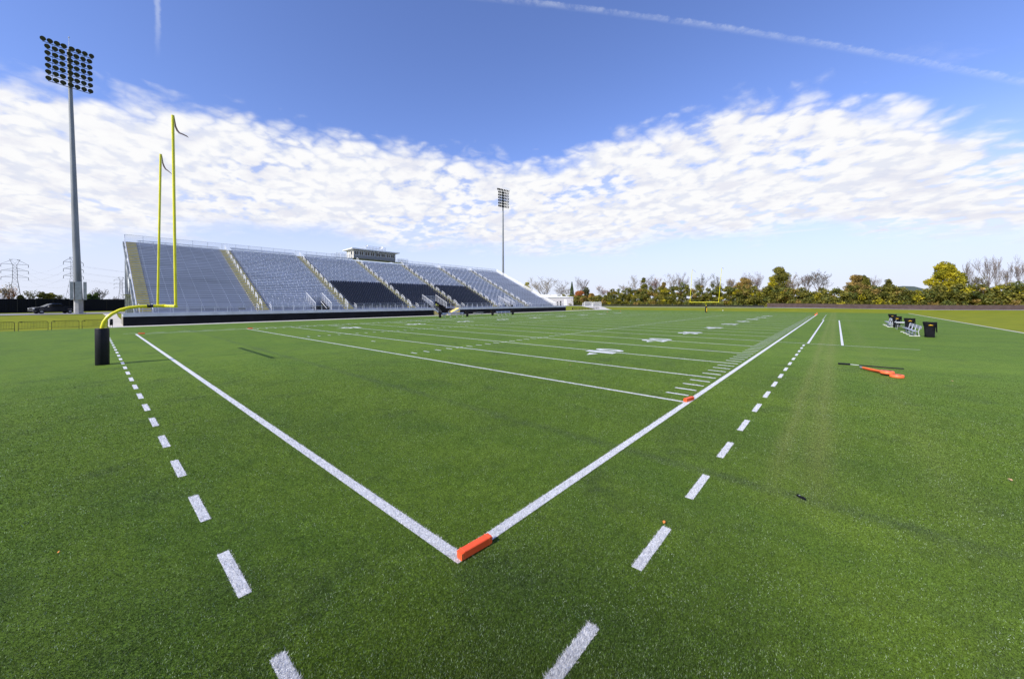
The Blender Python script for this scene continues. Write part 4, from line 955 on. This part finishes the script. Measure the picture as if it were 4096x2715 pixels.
# ---------------------------------------------------------------- soccer goals
def sgoal(p, q, H_, depth, label):
    P0, Q0 = Vector((p[0], p[1], 0)), Vector((q[0], q[1], 0)); d = (Q0 - P0).normalized(); nrm_ = Vector((-d.y, d.x, 0)); 
    if nrm_.x < 0: nrm_ = -nrm_
    z = (gh(*p) + gh(*q)) / 2 + .06; r = root('soccer_goal', (p[0], p[1], z), label, 'soccer goal', 'white framed soccer goals')
    a, c = P0 + Vector((0, 0, z)), Q0 + Vector((0, 0, z)); U = Vector((0, 0, H_))
    MB().tube([a, a + U], .085, 6).tube([c, c + U], .085, 6).tube([a + U, c + U], .085, 6).build('front_frame', white, r)
    b_, e_ = a + nrm_ * depth, c + nrm_ * depth
    MB().tube([a, b_, b_ + U * .75, a + U], .035, 5).tube([c, e_, e_ + U * .75, c + U], .035, 5).tube([b_, e_], .035, 5).tube([b_ + U * .75, e_ + U * .75], .03, 5).build('rear_frame', white, r)
    MB().quad(*[tuple(x) for x in (b_, e_, e_ + U * .75, b_ + U * .75)]).quad(*[tuple(x) for x in (a, b_, b_ + U * .75, a + U)]).quad(*[tuple(x) for x in (c, e_, e_ + U * .75, c + U)]).quad(*[tuple(x) for x in (a + U, c + U, e_ + U * .75, b_ + U * .75)]).build('net', net_m, r)
sgoal((156.6, 90.4), (159, 87.4), 1.55, 1.0, 'small white soccer goal at the left of the goal row')
sgoal((155.2, 88.7), (157.6, 85.9), 2.1, 1.4, 'taller white soccer goal second from the left')
sgoal((155.2, 84.6), (157.4, 81.6), 1.6, 1.0, 'small white soccer goal third from the left')
sgoal((152.7, 82.7), (154.9, 79.6), 2.15, 2.2, 'taller white soccer goal with visible side net at the right')

# ---------------------------------------------------------------- far fences
WF = root('windscreen_fence', (155, -20, .8), 'long low fence with brown windscreen fabric at the far right', 'fence')
wp = [(164.4, 16), (162.6, 6.5), (158, -15), (151.3, -39), (140, -68), (115, -110)]
b = MB(); ps = MB()
for (xa, ya), (xb, yb_) in zip(wp, wp[1:]):
    n = max(1, int(math.hypot(xb - xa, yb_ - ya) / 3))
    for i in range(n):
        p = (xa + (xb - xa) * i / n, ya + (yb_ - ya) * i / n); q = (xa + (xb - xa) * (i + 1) / n, ya + (yb_ - ya) * (i + 1) / n)
        hp, hq = 1.52 - .0045 * abs(p[1] - 16), 1.52 - .0045 * abs(q[1] - 16)
        b.add([(p[0], p[1], gh(*p)), (q[0], q[1], gh(*q)), (q[0], q[1], gh(*q) + hq), (p[0], p[1], gh(*p) + hp)], [(0, 1, 2, 3)]); ps.box(p[0] + .03, p[0] + .10, p[1] - .04, p[1] + .04, gh(*p), gh(*p) + hp + .02)
b.build('windscreen_fabric', brown_m, WF); ps.build('posts', blk_m, WF)
TF = root('thin_fence', (166, 50, .8), 'low dark wire fence along the foot of the hedgerow behind the far goalpost', 'fence')
tp = [(164, 17), (166, 30), (166.5, 50), (166, 75), (163, 95)]; b = MB(); ps = MB()
for (xa, ya), (xb, yb_) in zip(tp, tp[1:]):
    n = max(1, int(math.hypot(xb - xa, yb_ - ya) / 3)); 
    for i in range(n):
        p = (xa + (xb - xa) * i / n, ya + (yb_ - ya) * i / n); q = (xa + (xb - xa) * (i + 1) / n, ya + (yb_ - ya) * (i + 1) / n)
        b.add([(p[0], p[1], gh(*p)), (q[0], q[1], gh(*q)), (q[0], q[1], gh(*q) + .8), (p[0], p[1], gh(*p) + .8)], [(0, 1, 2, 3)]); ps.box(p[0] - .04, p[0] + .04, p[1] - .04, p[1] + .04, gh(*p), gh(*p) + .95)
b.build('fence_fabric', mesh_b, TF); ps.build('posts', blk_m, TF)

# ---------------------------------------------------------------- team benches, bins, tables
def team_bench(n, sp, label, back=True):
    r = root('team_bench', (0, 0, 0), label, 'bench', 'aluminium team benches'); L_ = sp * (n - 1)
    s = MB().box(-.55, L_ + .55, -.14, .14, .44, .475).box(-.55, L_ + .55, .14, .155, .42, .475); s.build('seat', alu_t, r)
    MB().hexa([(-.55, -.33, .66), (L_ + .55, -.33, .66), (L_ + .55, -.30, .66), (-.55, -.30, .66)], [(-.55, -.40, .93), (L_ + .55, -.40, .93), (L_ + .55, -.37, .93), (-.55, -.37, .93)]).build('backrest', alu_t, r)
    for i in range(n):
        x = sp * i
        b = MB().box(x - .03, x + .03, -.34, .33, .01, .055); b.build('skid', white, r)
        MB().tube([(x, -.1, .05), (x, -.02, .43)], .03, 6).tube([(x, -.28, .05), (x, -.24, .42), (x, -.37, .93)], .032, 6).tube([(x, -.24, .42), (x, .12, .43)], .025, 6).build('leg', alu, r)
    return r
tb = team_bench(4, 1.97, 'aluminium team bench with backrest nearest at the right beside the nearest black bin'); tb.location = (45.3, -8.78, 0)
clone(tb, (60.3, -8.5, 0), .0, 'smaller looking aluminium team bench farther back on the right sideline')
t3 = clone(tb, (44.1, 56.25, 0), 0, 'aluminium team bench before the yellow field stairs of the grandstand', sc_=(.84, -1, 1)); t4 = clone(tb, (60.2, 56.3, 0), 0, 'aluminium team bench right of the folding table before the grandstand', sc_=(.72, -1, 1))
# mirror copies would flip normals; rotate instead
t3.scale = (.84, 1, 1); t3.rotation_euler = (0, 0, math.pi); t3.location = (49.2, 56.2, 0)
t4.scale = (.72, 1, 1); t4.rotation_euler = (0, 0, math.pi); t4.location = (64.4, 56.3, 0)
def bin_(label, h=1.32, rad=.36):
    r = root('covered_bin', (0, 0, 0), label, 'bin', 'black covered sideline bins'); b = MB(); n = 24; prof = [(0.0, rad * .80), (.03, rad * .86), (.5, rad * .93), (h * .72, rad * 1.0), (h * .75, rad * 1.12), (h * .98, rad * 1.27), (h, rad * 1.24), (h - .02, rad * 1.0), (h - .12, rad * .9)]
    o = 0
    for k, (z, rr_) in enumerate(prof):
        for j in range(n):
            a = 2 * math.pi * j / n; q = rr_ * (1 + .035 * math.sin(5 * a + k) + .02 * math.sin(9 * a + 2 * k)) if 0 < k < 6 else rr_
            ex = .55; ca, sa = math.cos(a), math.sin(a); sq = 1 / max(abs(ca), abs(sa)) ** ex * .93
            b.v.append((q * ca * sq, q * sa * sq, z + (.012 * math.sin(3 * a) if k else 0)))
    for k in range(len(prof) - 1):
        for j in range(n): b.f.append((k * n + j, k * n + (j + 1) % n, (k + 1) * n + (j + 1) % n, (k + 1) * n + j))
    b.f.append(tuple(range((len(prof) - 1) * n, len(prof) * n)))
    b.build('fabric_cover', blk_f, r, True)
    # hanging flap at the rear right, lies against the side
    fb = MB(); fl = [(-.02, -rad * 1.17, h * .98), (.36, -rad * 1.15, h * .98), (.34, -rad * 1.20, h * .36), (.02, -rad * 1.24, h * .32)]
    fb.add([(x, y, z) for x, y, z in fl] + [(x, y + .03, z) for x, y, z in fl], [(0, 1, 2, 3), (7, 6, 5, 4), (0, 4, 5, 1), (1, 5, 6, 2), (2, 6, 7, 3), (3, 7, 4, 0)]); fb.build('cover_flap', blk_f, r)
    # arched yellow emblem on the front (-X side is rotated to face the field end)
    em = MB(); pr = [(-.14, 0), (-.09, .012), (-.07, .03), (-.03, .045), (.01, .05), (.04, .04), (.09, .018), (.14, .005), (.14, -.012), (-.14, -.014)]
    em.add([(-rad * 1.24 - .03, -y, h * .80 + z) for y, z in pr] + [(-rad * 1.20, -y, h * .80 + z) for y, z in pr], [tuple(range(10)), tuple(range(19, 9, -1))] + [(i, (i + 1) % 10, (i + 1) % 10 + 10, i + 10) for i in range(10)]); em.build('emblem', logo_y, r)
    return r
b1 = bin_('nearest black fabric covered bin with yellow emblem at the right of the near team bench'); b1.location = (44.75, -9.62, 0); b1.rotation_euler[2] = .0
clone(b1, (53.9, -9.35, 0), .0, 'black covered bin with yellow emblem directly behind the near team bench')
clone(b1, (60.25, -8.95, 0), .0, 'black covered bin with yellow emblem in front of the farther right team bench')
clone(b1, (70.5, -9.4, 0), .0, 'farthest right side black covered bin peeking out behind another bin')
for (x, y), la in zip([(43.3, 56.5), (50.5, 56.4), (58.9, 57.0), (65.5, 56.5)], ['black covered bin left of the bench by the yellow field stairs', 'black covered bin between the yellow field stairs and the folding table', 'black covered bin right of the folding table on the stand side', 'rightmost black covered bin on the stand side sideline']):
    clone(b1, (x, y, 0), -.75, la, sc_=(.86, .86, .84))
def table(label):
    r = root('folding_table', (0, 0, 0), label, 'table', 'white folding tables')
    MB().hexa([(-.93, -.38, .715), (.93, -.38, .715), (.93, .38, .715), (-.93, .38, .715)], [(-.94, -.39, .75), (.94, -.39, .75), (.94, .39, .75), (-.94, .39, .75)]).build('table_top', white, r)
    for s in (-1, 1):
        MB().tube([(s * .72, -.30, .02), (s * .70, -.28, .35), (s * .66, -.16, .71)], .017, 6).tube([(s * .72, .30, .02), (s * .70, .28, .35), (s * .66, .16, .71)], .017, 6).tube([(s * .70, -.28, .35), (s * .70, .28, .35)], .014, 6).tube([(s * .70, 0, .35), (s * .25, 0, .70)], .012, 5).build('leg_frame', galv, r)
    return r
tt = table('white folding table between the two team benches on the right sideline'); tt.location = (55.65, -8.85, .0); tt.scale = (1, 1.1, 1.08)
clone(tt, (54.9, 57.5, 0), 0, 'white folding table between the benches in front of the grandstand', sc_=(1.45, 1, 1))

# ---------------------------------------------------------------- chain crew gear
r = root('padded_rod', (21.3, -3.6, 0), 'long thin black padded pole lying on the turf', 'pole')
MB().tube([(21.29, -3.62, .055), (21.38, -4.06, .055)], .042, 12).build('grip_sleeve', blk_v, r, True); MB().tube([(21.38, -4.06, .045), (21.40, -4.40, .04)], .014, 8).build('shaft', galv, r, True); MB().tube([(21.40, -4.38, .04), (21.42, -5.88, .04)], .024, 12).build('foam_cover', blk_v, r, True)
def down_marker(a, c, rad, z, label, tip):
    r = root('down_marker', (c[0], c[1], z), label, 'down marker', 'orange round down markers')
    A_, C_ = Vector((*a, z + .04)), Vector((*c, z + .05)); d = (C_ - A_).normalized(); E_ = C_ - d * rad * .9
    pts_ = [A_, A_.lerp(E_, .1), A_.lerp(E_, .5), E_]; MB().tube(pts_, [.022, .036, .036, .042], 10).build('padded_handle', orange_l, r, True)
    t = r
    MB().lathe(tuple(C_ - Vector((0, 0, .045))), [(0, rad * .9), (.02, rad), (.095, rad), (.12, rad * .93)], 28).build('padded_disc', orange_l, r, True)
    rg = MB(); n = 28
    for i in range(n):
        a0, a1 = 2 * math.pi * i / n, 2 * math.pi * (i + 1) / n
        rg.quad(*[(C_.x + q * math.cos(x), C_.y + q * math.sin(x), C_.z + .079) for q, x in ((rad * .42, a0), (rad * .60, a0), (rad * .60, a1), (rad * .42, a1))])
    rg.build('target_ring', mat('ring_maroon', (.35, .02, .05), .6) if 'ring_maroon' not in MATS else MATS['ring_maroon'], r)
    MB().tube([A_ - d * .12, A_ + d * .02], [.03, .035], 8).build('pole_tip', galv, r, True)
down_marker((20.5, -4.46), (18.70, -5.42), .22, .0, 'lower orange round down marker lying under the other one', 0)
down_marker((20.15, -4.44), (18.98, -5.16), .225, .08, 'upper orange round down marker with dark ring lying on top', 0)

# ---------------------------------------------------------------- small things on the turf
r = root('velcro_strap', (4.35, -3.14, .03), 'small dark strap lost on the turf at the right', 'strap')
MB().tube([(4.39, -3.085, .034), (4.37, -3.10, .044), (4.345, -3.14, .036), (4.33, -3.17, .042), (4.31, -3.20, .036)], [.012, .021, .018, .021, .013], 8).build('strap_body', blk_f, r, True); MB().box(4.345, 4.365, -3.13, -3.11, .055, .06).build('buckle', galv, r)
leaf_m = mat('dry_leaf', (.75, .22, .04), .7, var=.2, scale=20); leaf_m2 = mat('pale_leaf', (.55, .34, .16), .7, var=.2, scale=20)
def leaf(x, y, s, m, label):
    b = MB(); b.add([(x + s * a, y + s * c, .030 + z) for a, c, z in [(-1, 0, .0), (-.3, .45, .012), (.2, .7, .004), (.5, .3, .016), (1.1, .1, .006), (.4, -.35, .014), (-.2, -.5, 0)]], [(0, 1, 2, 3, 4, 5, 6)]); tag(b.build('fallen_leaf', m), label, 'leaf', 'fallen leaves on the turf')
leaf(2.26, -1.74, .035, leaf_m, 'orange leaf at the end of a white dash right of the near marker')
leaf(12.5, 6.3, .05, leaf_m2, 'tan leaf inside the end zone beyond the near goal line'); leaf(7.45, -5.83, .05, leaf_m2, 'pale orange leaf alone on the turf near the right edge'); leaf(-3.31, 3.71, .014, leaf_m, 'tiny orange leaf alone on the turf near the left edge'); leaf(18.97, -6.94, .06, leaf_m2, 'tan leaf right of the orange down markers'); 0
bl_ = MB(); n = 12
bl_.lathe((135.6, 24.9, .03), [(0, .03), (.02, .09), (.07, .14), (.14, .16), (.21, .14), (.26, .09), (.28, .03)], 14); o = bl_.build('ball', white, None, True); tag(o, 'white ball on the grass behind the far goalpost', 'ball')

# ---------------------------------------------------------------- vegetation
def branch(b, tips, p, d, L_, r_, lev, maxlev, spread, rg, upb):
    n = 3; q = p.copy(); pts_ = [q.copy()]; dd_ = d.copy()
    for i in range(n):
        dd_ = (dd_ + Vector((rg.uniform(-1, 1), rg.uniform(-1, 1), rg.uniform(-.6, 1))) * .16 + Vector((0, 0, upb * .08))).normalized(); q = q + dd_ * (L_ / n); pts_.append(q.copy())
    rr_ = [r_ * (1 - .45 * i / n) for i in range(n + 1)]
    b.tube(pts_, [max(.030, q_) for q_ in rr_], 5 if lev < 2 else 3, False)
    if lev >= maxlev: tips.append(q); tips.append(pts_[2]); return
    k = rg.choice([3, 4]) if lev < 2 else 3
    for i in range(k):
        az_ = rg.uniform(0, 6.283); ax = Vector((math.cos(az_), math.sin(az_), 0)); t = rg.choice([1, 2, 3, 3]) if lev else rg.choice([2, 3, 3])
        nd = (dd_ * (1 - spread * .45) + ax * spread * rg.uniform(.5, 1.1) + Vector((0, 0, .18))).normalized()
        branch(b, tips, pts_[t], nd, L_ * rg.uniform(.60, .82), rr_[t] * .62, lev + 1, maxlev, spread, rg, upb)
def leafquads(b, pts_, s, rg):
    for p in pts_:
        a = Vector((rg.gauss(0, 1), rg.gauss(0, 1), rg.gauss(0, 1))).normalized(); c = a.cross(Vector((rg.gauss(0, 1), rg.gauss(0, 1), rg.gauss(0, 1)))).normalized(); q = s * rg.uniform(.6, 1.3); p = Vector(p)
        b.add([tuple(p - a * q), tuple(p + c * q * .7), tuple(p + a * q), tuple(p - c * q * .7)], [(0, 1, 2, 3)])
def tree(x, y, z, h, wd, kind, colr, label, seed):
    rg = random.Random(seed); r = root('tree', (x, y, z), label, 'tree'); bk = bark_t if colr == 'tan' else (bark_p if colr in ('purple', 'brown', 'rust') else bark)
    z = z - .1
    if kind in ('bare', 'sparse'):
        th = h * (.22 if wd > h * .6 else .34); sp_ = min(1.0, max(.28, wd / h * .95)); r0 = max(.12, h * .018)
        MB().tube([(x, y, z), (x + .01 * h, y, z + th * .5), (x, y + .01 * h, z + th)], [r0 * 1.3, r0, r0 * .9], 7).build('trunk', bk, r)
        b = MB(); tips = []; base = Vector((x, y + .01 * h, z + th)); L0 = h * .27
        for i in range(4):
            a = i * 1.57 + rg.uniform(-.5, .5); branch(b, tips, base - Vector((0, 0, rg.uniform(0, th * .25))), Vector((math.cos(a) * sp_, math.sin(a) * sp_, 1)).normalized(), L0 * rg.uniform(.85, 1.15), r0 * .62, 1, 5 if h > 9 else 4, .75 * sp_ + .3, rg, .5)
        # fit the crown to the wanted height and width
        vs = b.v; zm = max(v[2] for v in vs); kx = (wd / 2) / max(.1, sorted([math.hypot(v[0] - x, v[1] - y) for v in vs])[int(len(vs) * .88)]); kz = (h - th) / (zm - z - th)
        f_ = lambda v: (x + (v[0] - x) * kx, y + (v[1] - y) * kx, z + th + (v[2] - z - th) * kz)
        b.v = [f_(v) for v in vs]; tips = [f_(t) for t in tips]
        cr_ = b.build('branches', bk, r)
        lb_ = MB(); 
        dens = 0 if (kind == 'bare') else 1
        P_ = []
        for t in tips:
            if kind == 'bare':
                if rg.random() < .04: P_.append(t)
            else:
                for _ in range(dens): P_.append((t[0] + rg.gauss(0, .25), t[1] + rg.gauss(0, .25), t[2] + rg.gauss(0, .25)))
        leafquads(lb_, P_, .13, rg); lb_.build('leaves', LEAF[colr], r)
        return
    r0 = max(.14, h * .02)
    MB().tube([(x, y, z), (x, y, z + h * .5), (x + .2, y, z + h * .85)], [r0 * 1.3, r0, r0 * .3], 7).build('trunk', bark, r)
    b = MB(); P_ = []
    if kind == 'conifer':
        for _ in range(2600):
            t = rg.random() ** .7; rr_ = wd / 2 * (1 - t) * rg.uniform(.55, 1.08) + .1; a = rg.uniform(0, 6.283); P_.append((x + rr_ * math.cos(a), y + rr_ * math.sin(a), z + h * (.08 + .92 * t) - rr_ * .25))
        leafquads(b, P_, .24, rg); b.build('crown', LEAF[colr], r); return
    nl = 44 if kind == 'leafy2' else 26; lobes = []
    for i in range(nl):
        t = rg.uniform(.14, .90); rmax = wd / 2 * math.sin(math.pi * min(1, (t * .86 + .14)) ** (.85)) ** .7; a = rg.uniform(0, 6.283); q = rmax * rg.uniform(.25, .78); lr = max(.5, wd * rg.uniform(.15, .25)) * (1.0 if t < .8 else .75)
        lobes.append((x + q * math.cos(a), y + q * math.sin(a), z + h * t, lr))
    lobes.append((x, y, z + h - wd * .15, wd * .17))
    S_ = .24 if h > 8 else .16
    for lx_, ly_, lz_, lr in lobes:
        n_l = int(min(420, 14 * (lr / S_) ** 2))
        for _ in range(n_l):
            v = Vector((rg.gauss(0, 1), rg.gauss(0, 1), rg.gauss(0, 1))).normalized() * lr * rg.uniform(.45, 1.12); P_.append((lx_ + v.x * 1.1, ly_ + v.y * 1.1, lz_ + v.z * .8))
    leafquads(b, P_, S_, rg); b.build('crown', LEAF[colr], r)
TREES = [
(-16.6, 142.6, 1.3, 6.4, 2.6, 'sparse', 'brown', 'bare purplish brown tree at the far left edge behind the black fence'),
(-15.4, 143.1, 1.3, 5.7, 2.1, 'sparse', 'rust', 'rusty brown thicket tree beneath the nearest transmission tower'),
(-14.1, 143.6, 1.31, 3.9, 1.8, 'leafy', 'olive', 'low olive bush rising between the legs of the nearest transmission tower'),
(-12.7, 144.1, 1.32, 4.9, 1.7, 'sparse', 'olive', 'flat topped sparse olive tree standing clear behind the black fence left of the pickup'),
(-10.9, 144.9, 1.32, 4.7, 2.4, 'leafy', 'olive', 'rounded olive tree above the pickup truck behind the black fence'),
(-9.6, 145.4, 1.33, 4.5, 2.2, 'leafy', 'olive2', 'broad olive green tree just right of the rounded one above the pickup'),
(-8.1, 146.0, 1.34, 4.0, 1.8, 'sparse', 'olive', 'brownish low tree left of the tall steel light pole'),
(-6.9, 146.5, 1.34, 3.4, 1.7, 'bare', 'brown', 'short leafless tree at the foot line of the half hidden transmission tower'),
(-3.3, 147.9, 1.36, 4.3, 1.8, 'leafy', 'green', 'dark green bush right of the tall light pole behind the black fence'),
(-2.0, 148.4, 1.37, 4.7, 2.1, 'leafy', 'green', 'dark green round tree beneath a leafless crown right of the light pole'),
(-1.3, 148.7, 1.37, 6.1, 2.8, 'bare', 'brown', 'pale leafless tree rising over the dark green tree right of the light pole'),
(1.0, 149.6, 1.39, 3.7, 2.4, 'bare', 'brown', 'low leafless scrub tree left of the most distant transmission tower'),
(3.2, 150.5, 1.4, 3.6, 2.5, 'bare', 'brown', 'low leafless scrub tree right of the most distant transmission tower'),
(185.4, 148.8, 1.58, 14.7, 7.2, 'leafy', 'yellow', 'yellow green tree seen over the sloping end railing of the grandstand'),
(181.7, 132.5, 1.37, 18.5, 17.3, 'sparse', 'tan', 'large spreading nearly leafless tree above the white metal building'),
(190.3, 123.4, 1.35, 15.5, 10.7, 'sparse', 'brown', 'upright nearly leafless tree above the right end of the white metal building'),
(188.4, 116.6, 1.27, 14.0, 4.5, 'conifer', 'green', 'narrow green conifer beside the right roof corner of the white building'),
(195.0, 113.6, 1.31, 17.6, 8.7, 'sparse', 'purple', 'tall thin tree with sparse purplish leaves right of the white building'),
(184.4, 104.5, 1.15, 10.6, 6.5, 'leafy', 'dark', 'dark green round topped tree over the orange red foliage'),
(178.2, 105.2, 1.11, 8.4, 7.8, 'leafy', 'rust', 'orange red autumn tree behind the soccer goals'),
(178.7, 97.6, 1.07, 6.9, 5.4, 'leafy', 'orange', 'orange tinged bushy tree right of the red autumn tree'),
(184.6, 93.6, 1.1, 11.4, 7.8, 'sparse', 'rust', 'small tree with thin reddish leaves left end of the long hedgerow'),
(185.0, 80.7, 1.06, 8.8, 6.4, 'sparse', 'brown', 'low brown twiggy tree at the left part of the hedgerow'),
(183.2, 75.6, 1.04, 16.2, 11.4, 'bare', 'tan', 'wide pale leafless tree left of the ivy covered column'),
(181.4, 69.9, 1.03, 14.5, 4.8, 'leafy', 'olive2', 'narrow ivy covered column tree between leafless crowns'),
(187.4, 70.0, 1.06, 16.4, 7.8, 'bare', 'brown', 'tall leafless tree right of the ivy covered column'),
(185.6, 65.1, 1.05, 14.5, 5.2, 'sparse', 'rust', 'thin tree with reddish brown leaves third leafless crown from the left'),
(181.8, 60.1, 1.03, 11.9, 5.2, 'leafy', 'brownleaf', 'brown leaved tree left of the far goalpost before the tall twiggy crown'),
(187.9, 58.0, 1.06, 16.4, 6.6, 'sparse', 'brown', 'tall twiggy brown tree left of the far goalpost'),
(190.0, 54.2, 1.08, 16.7, 5.4, 'bare', 'brown', 'tall leafless tree just left of the far goalpost left upright'),
(188.4, 45.6, 1.07, 15.6, 6.2, 'sparse', 'dark', 'dark sparse leaved tree framed between the far goalpost uprights'),
(188.7, 38.3, 1.07, 14.9, 4.5, 'sparse', 'dark', 'dark sparse tree directly behind the far goalpost right upright'),
(188.9, 32.8, 1.07, 12.7, 3.7, 'sparse', 'brown', 'small thin pointed tree right of the far goalpost'),
(183.7, 26.7, 1.04, 12.6, 7.7, 'leafy', 'brownleaf', 'broad brownish green tree second right of the far goalpost'),
(190.8, 27.1, 1.09, 16.1, 4.4, 'bare', 'brown', 'leafless tree poking above the broad brownish green tree'),
(188.2, 22.5, 1.07, 15.1, 5.5, 'sparse', 'purple', 'twiggy purplish tree right shoulder of the broad brownish green tree'),
(182.5, 16.8, 1.03, 12.5, 4.4, 'leafy', 'yellow', 'yellowish green tree under the left side of the tall full green crown'),
(191.3, 14.9, 1.09, 17.2, 8.6, 'leafy2', 'olive2', 'tallest full green tree over the middle of the hedgerow'),
(186.6, 9.4, 1.05, 13.9, 4.7, 'sparse', 'brown', 'sparse brown tree right of the tallest full green tree'),
(188.2, 5.5, 1.07, 13.2, 4.0, 'bare', 'brown', 'leafless tree between the sparse brown tree and the dark leaning one'),
(185.6, 1.6, 1.05, 14.6, 7.0, 'sparse', 'dark', 'wide dark sparse tree with long right branches before the sky gap'),
(181.5, -8.6, 1.03, 12.0, 7.0, 'leafy', 'brownleaf', 'broad bronze green tree right of the sky gap'),
(183.1, -10.8, 1.03, 11.8, 6.0, 'leafy', 'olive2', 'olive tree joined to the right of the broad bronze one'),
(184.6, -13.7, 1.04, 11.8, 2.9, 'bare', 'brown', 'leafless tree at the right end of the bronze clump'),
(181.8, -17.2, 1.03, 10.0, 4.6, 'leafy', 'olive', 'small separate green tree over the hedge left of the distant hill'),
(175.2, -29.2, 1.01, 14.8, 8.3, 'leafy2', 'yellow', 'big full yellow green tree at the right side of the picture'),
(178.1, -33.4, 1.02, 11.2, 3.5, 'leafy', 'olive2', 'lower olive tree touching the right side of the big yellow green tree'),
(181.6, -35.5, 1.04, 15.7, 2.5, 'bare', 'brown', 'slim leafless tree just right of the big yellow green tree'),
(180.6, -39.1, 1.05, 16.5, 4.2, 'bare', 'brown', 'tall forked leafless tree left of the two rightmost ones'),
(184.1, -41.2, 1.07, 16.2, 2.6, 'bare', 'brown', 'thinner leafless tree close behind the tall forked one'),
(179.5, -42.6, 1.05, 15.5, 3.0, 'bare', 'brown', 'leafless tree second from the right edge'),
(177.0, -44.1, 1.04, 16.1, 3.5, 'bare', 'brown', 'tall leafless tree at the right edge'),
(175.1, -36.6, 1.02, 10.0, 4.2, 'sparse', 'olive', 'hazy olive twiggy tree below the tall forked leafless tree'),
(173.6, -41.6, 1.02, 8.7, 3.9, 'sparse', 'brownleaf', 'bronze twiggy tree below the rightmost leafless trees'),

]
for i, T in enumerate(TREES):
    if abs(T[1]) > 130 and T[0] < 50: k_ = 1.0
    tree(*T, seed=100 + i)
# hedgerow: a dense mass of bushes
HG = [(155, 135, .9, 6), (165, 125, .9, 6), (172, 104, 1.03, 5.2), (174.4, 93.5, 1.03, 4.8), (175.4, 88.2, 1.02, 5.4), (176.2, 84.3, 1.02, 8.0), (177.1, 77.9, 1.01, 8.2), (177.3, 71.4, 1.01, 7.8), (177.7, 62.8, 1.01, 8.6), (178.1, 53.6, 1.01, 9.6), (178.4, 43.9, 1.01, 9.3), (178.7, 36.8, 1.01, 8.6), (179.0, 30.1, 1.02, 7.8), (178.2, 22.7, 1.01, 8.2), (177.4, 16.6, 1.01, 7.9), (176.7, 10.9, 1.01, 6.8), (175.7, 3.2, 1.01, 6.2), (174.6, -2.4, 1.0, 6.3), (173.7, -7.1, 1.0, 7.0), (172.4, -13.4, 1.0, 6.6), (171.7, -16.9, 1.0, 6.5), (170.7, -21.9, 1.0, 5.1), (170.0, -25.5, 1.0, 6.1), (168.8, -29.5, 1.0, 6.7), (167.5, -34.0, 1.0, 6.8), (166.2, -38.3, 1.0, 6.7), (164.7, -43.4, 1.0, 6.9), (158, -62, 1, 7), (146, -85, 1, 7)]
hb_ = {k: MB() for k in ('olive', 'olive2', 'green2', 'brownleaf', 'yellow')}
rg = random.Random(5)
for (xa, ya, za, ha), (xb, yb_, zb_, hb2) in zip(HG, HG[1:]):
    D_ = math.hypot(xb - xa, yb_ - ya); n = int(D_ / .115)
    for i in range(n):
        t = (i + rg.random()) / n; x = xa + (xb - xa) * t; y = ya + (yb_ - ya) * t; z = za + (zb_ - za) * t; h = (ha + (hb2 - ha) * t) * rg.uniform(.90, 1.22)
        lv = rg.random(); zc = z + h * (.06 + .84 * lv); off = rg.uniform(-2.6, 3.6) * (1 - .5 * lv); lr = rg.uniform(.7, 1.6) * (1 - .25 * lv)
        key = rg.choices(['olive', 'olive2', 'green2', 'brownleaf', 'yellow'], [7, 7, 4, 1.5, 1.5])[0]; P_ = []
        for _ in range(int(78 * lr)):
            v = Vector((rg.gauss(0, 1), rg.gauss(0, 1), rg.gauss(0, 1))).normalized() * lr * rg.uniform(.4, 1.15); P_.append((x + off + v.x, y + v.y * 1.15, max(z, min(zc + v.z * .85, z + h * 1.02))))
        leafquads(hb_[key], P_, .30, rg)
me_names = {'olive': 'olive', 'olive2': 'brighter olive', 'green2': 'mid green', 'brownleaf': 'bronze', 'yellow': 'yellowish'}
for k_, b in hb_.items(): tag(b.build('hedgerow', LEAF[k_]), '%s bushes of the dense hedgerow along the far side of the field' % me_names[k_], 'hedge', kind='stuff')
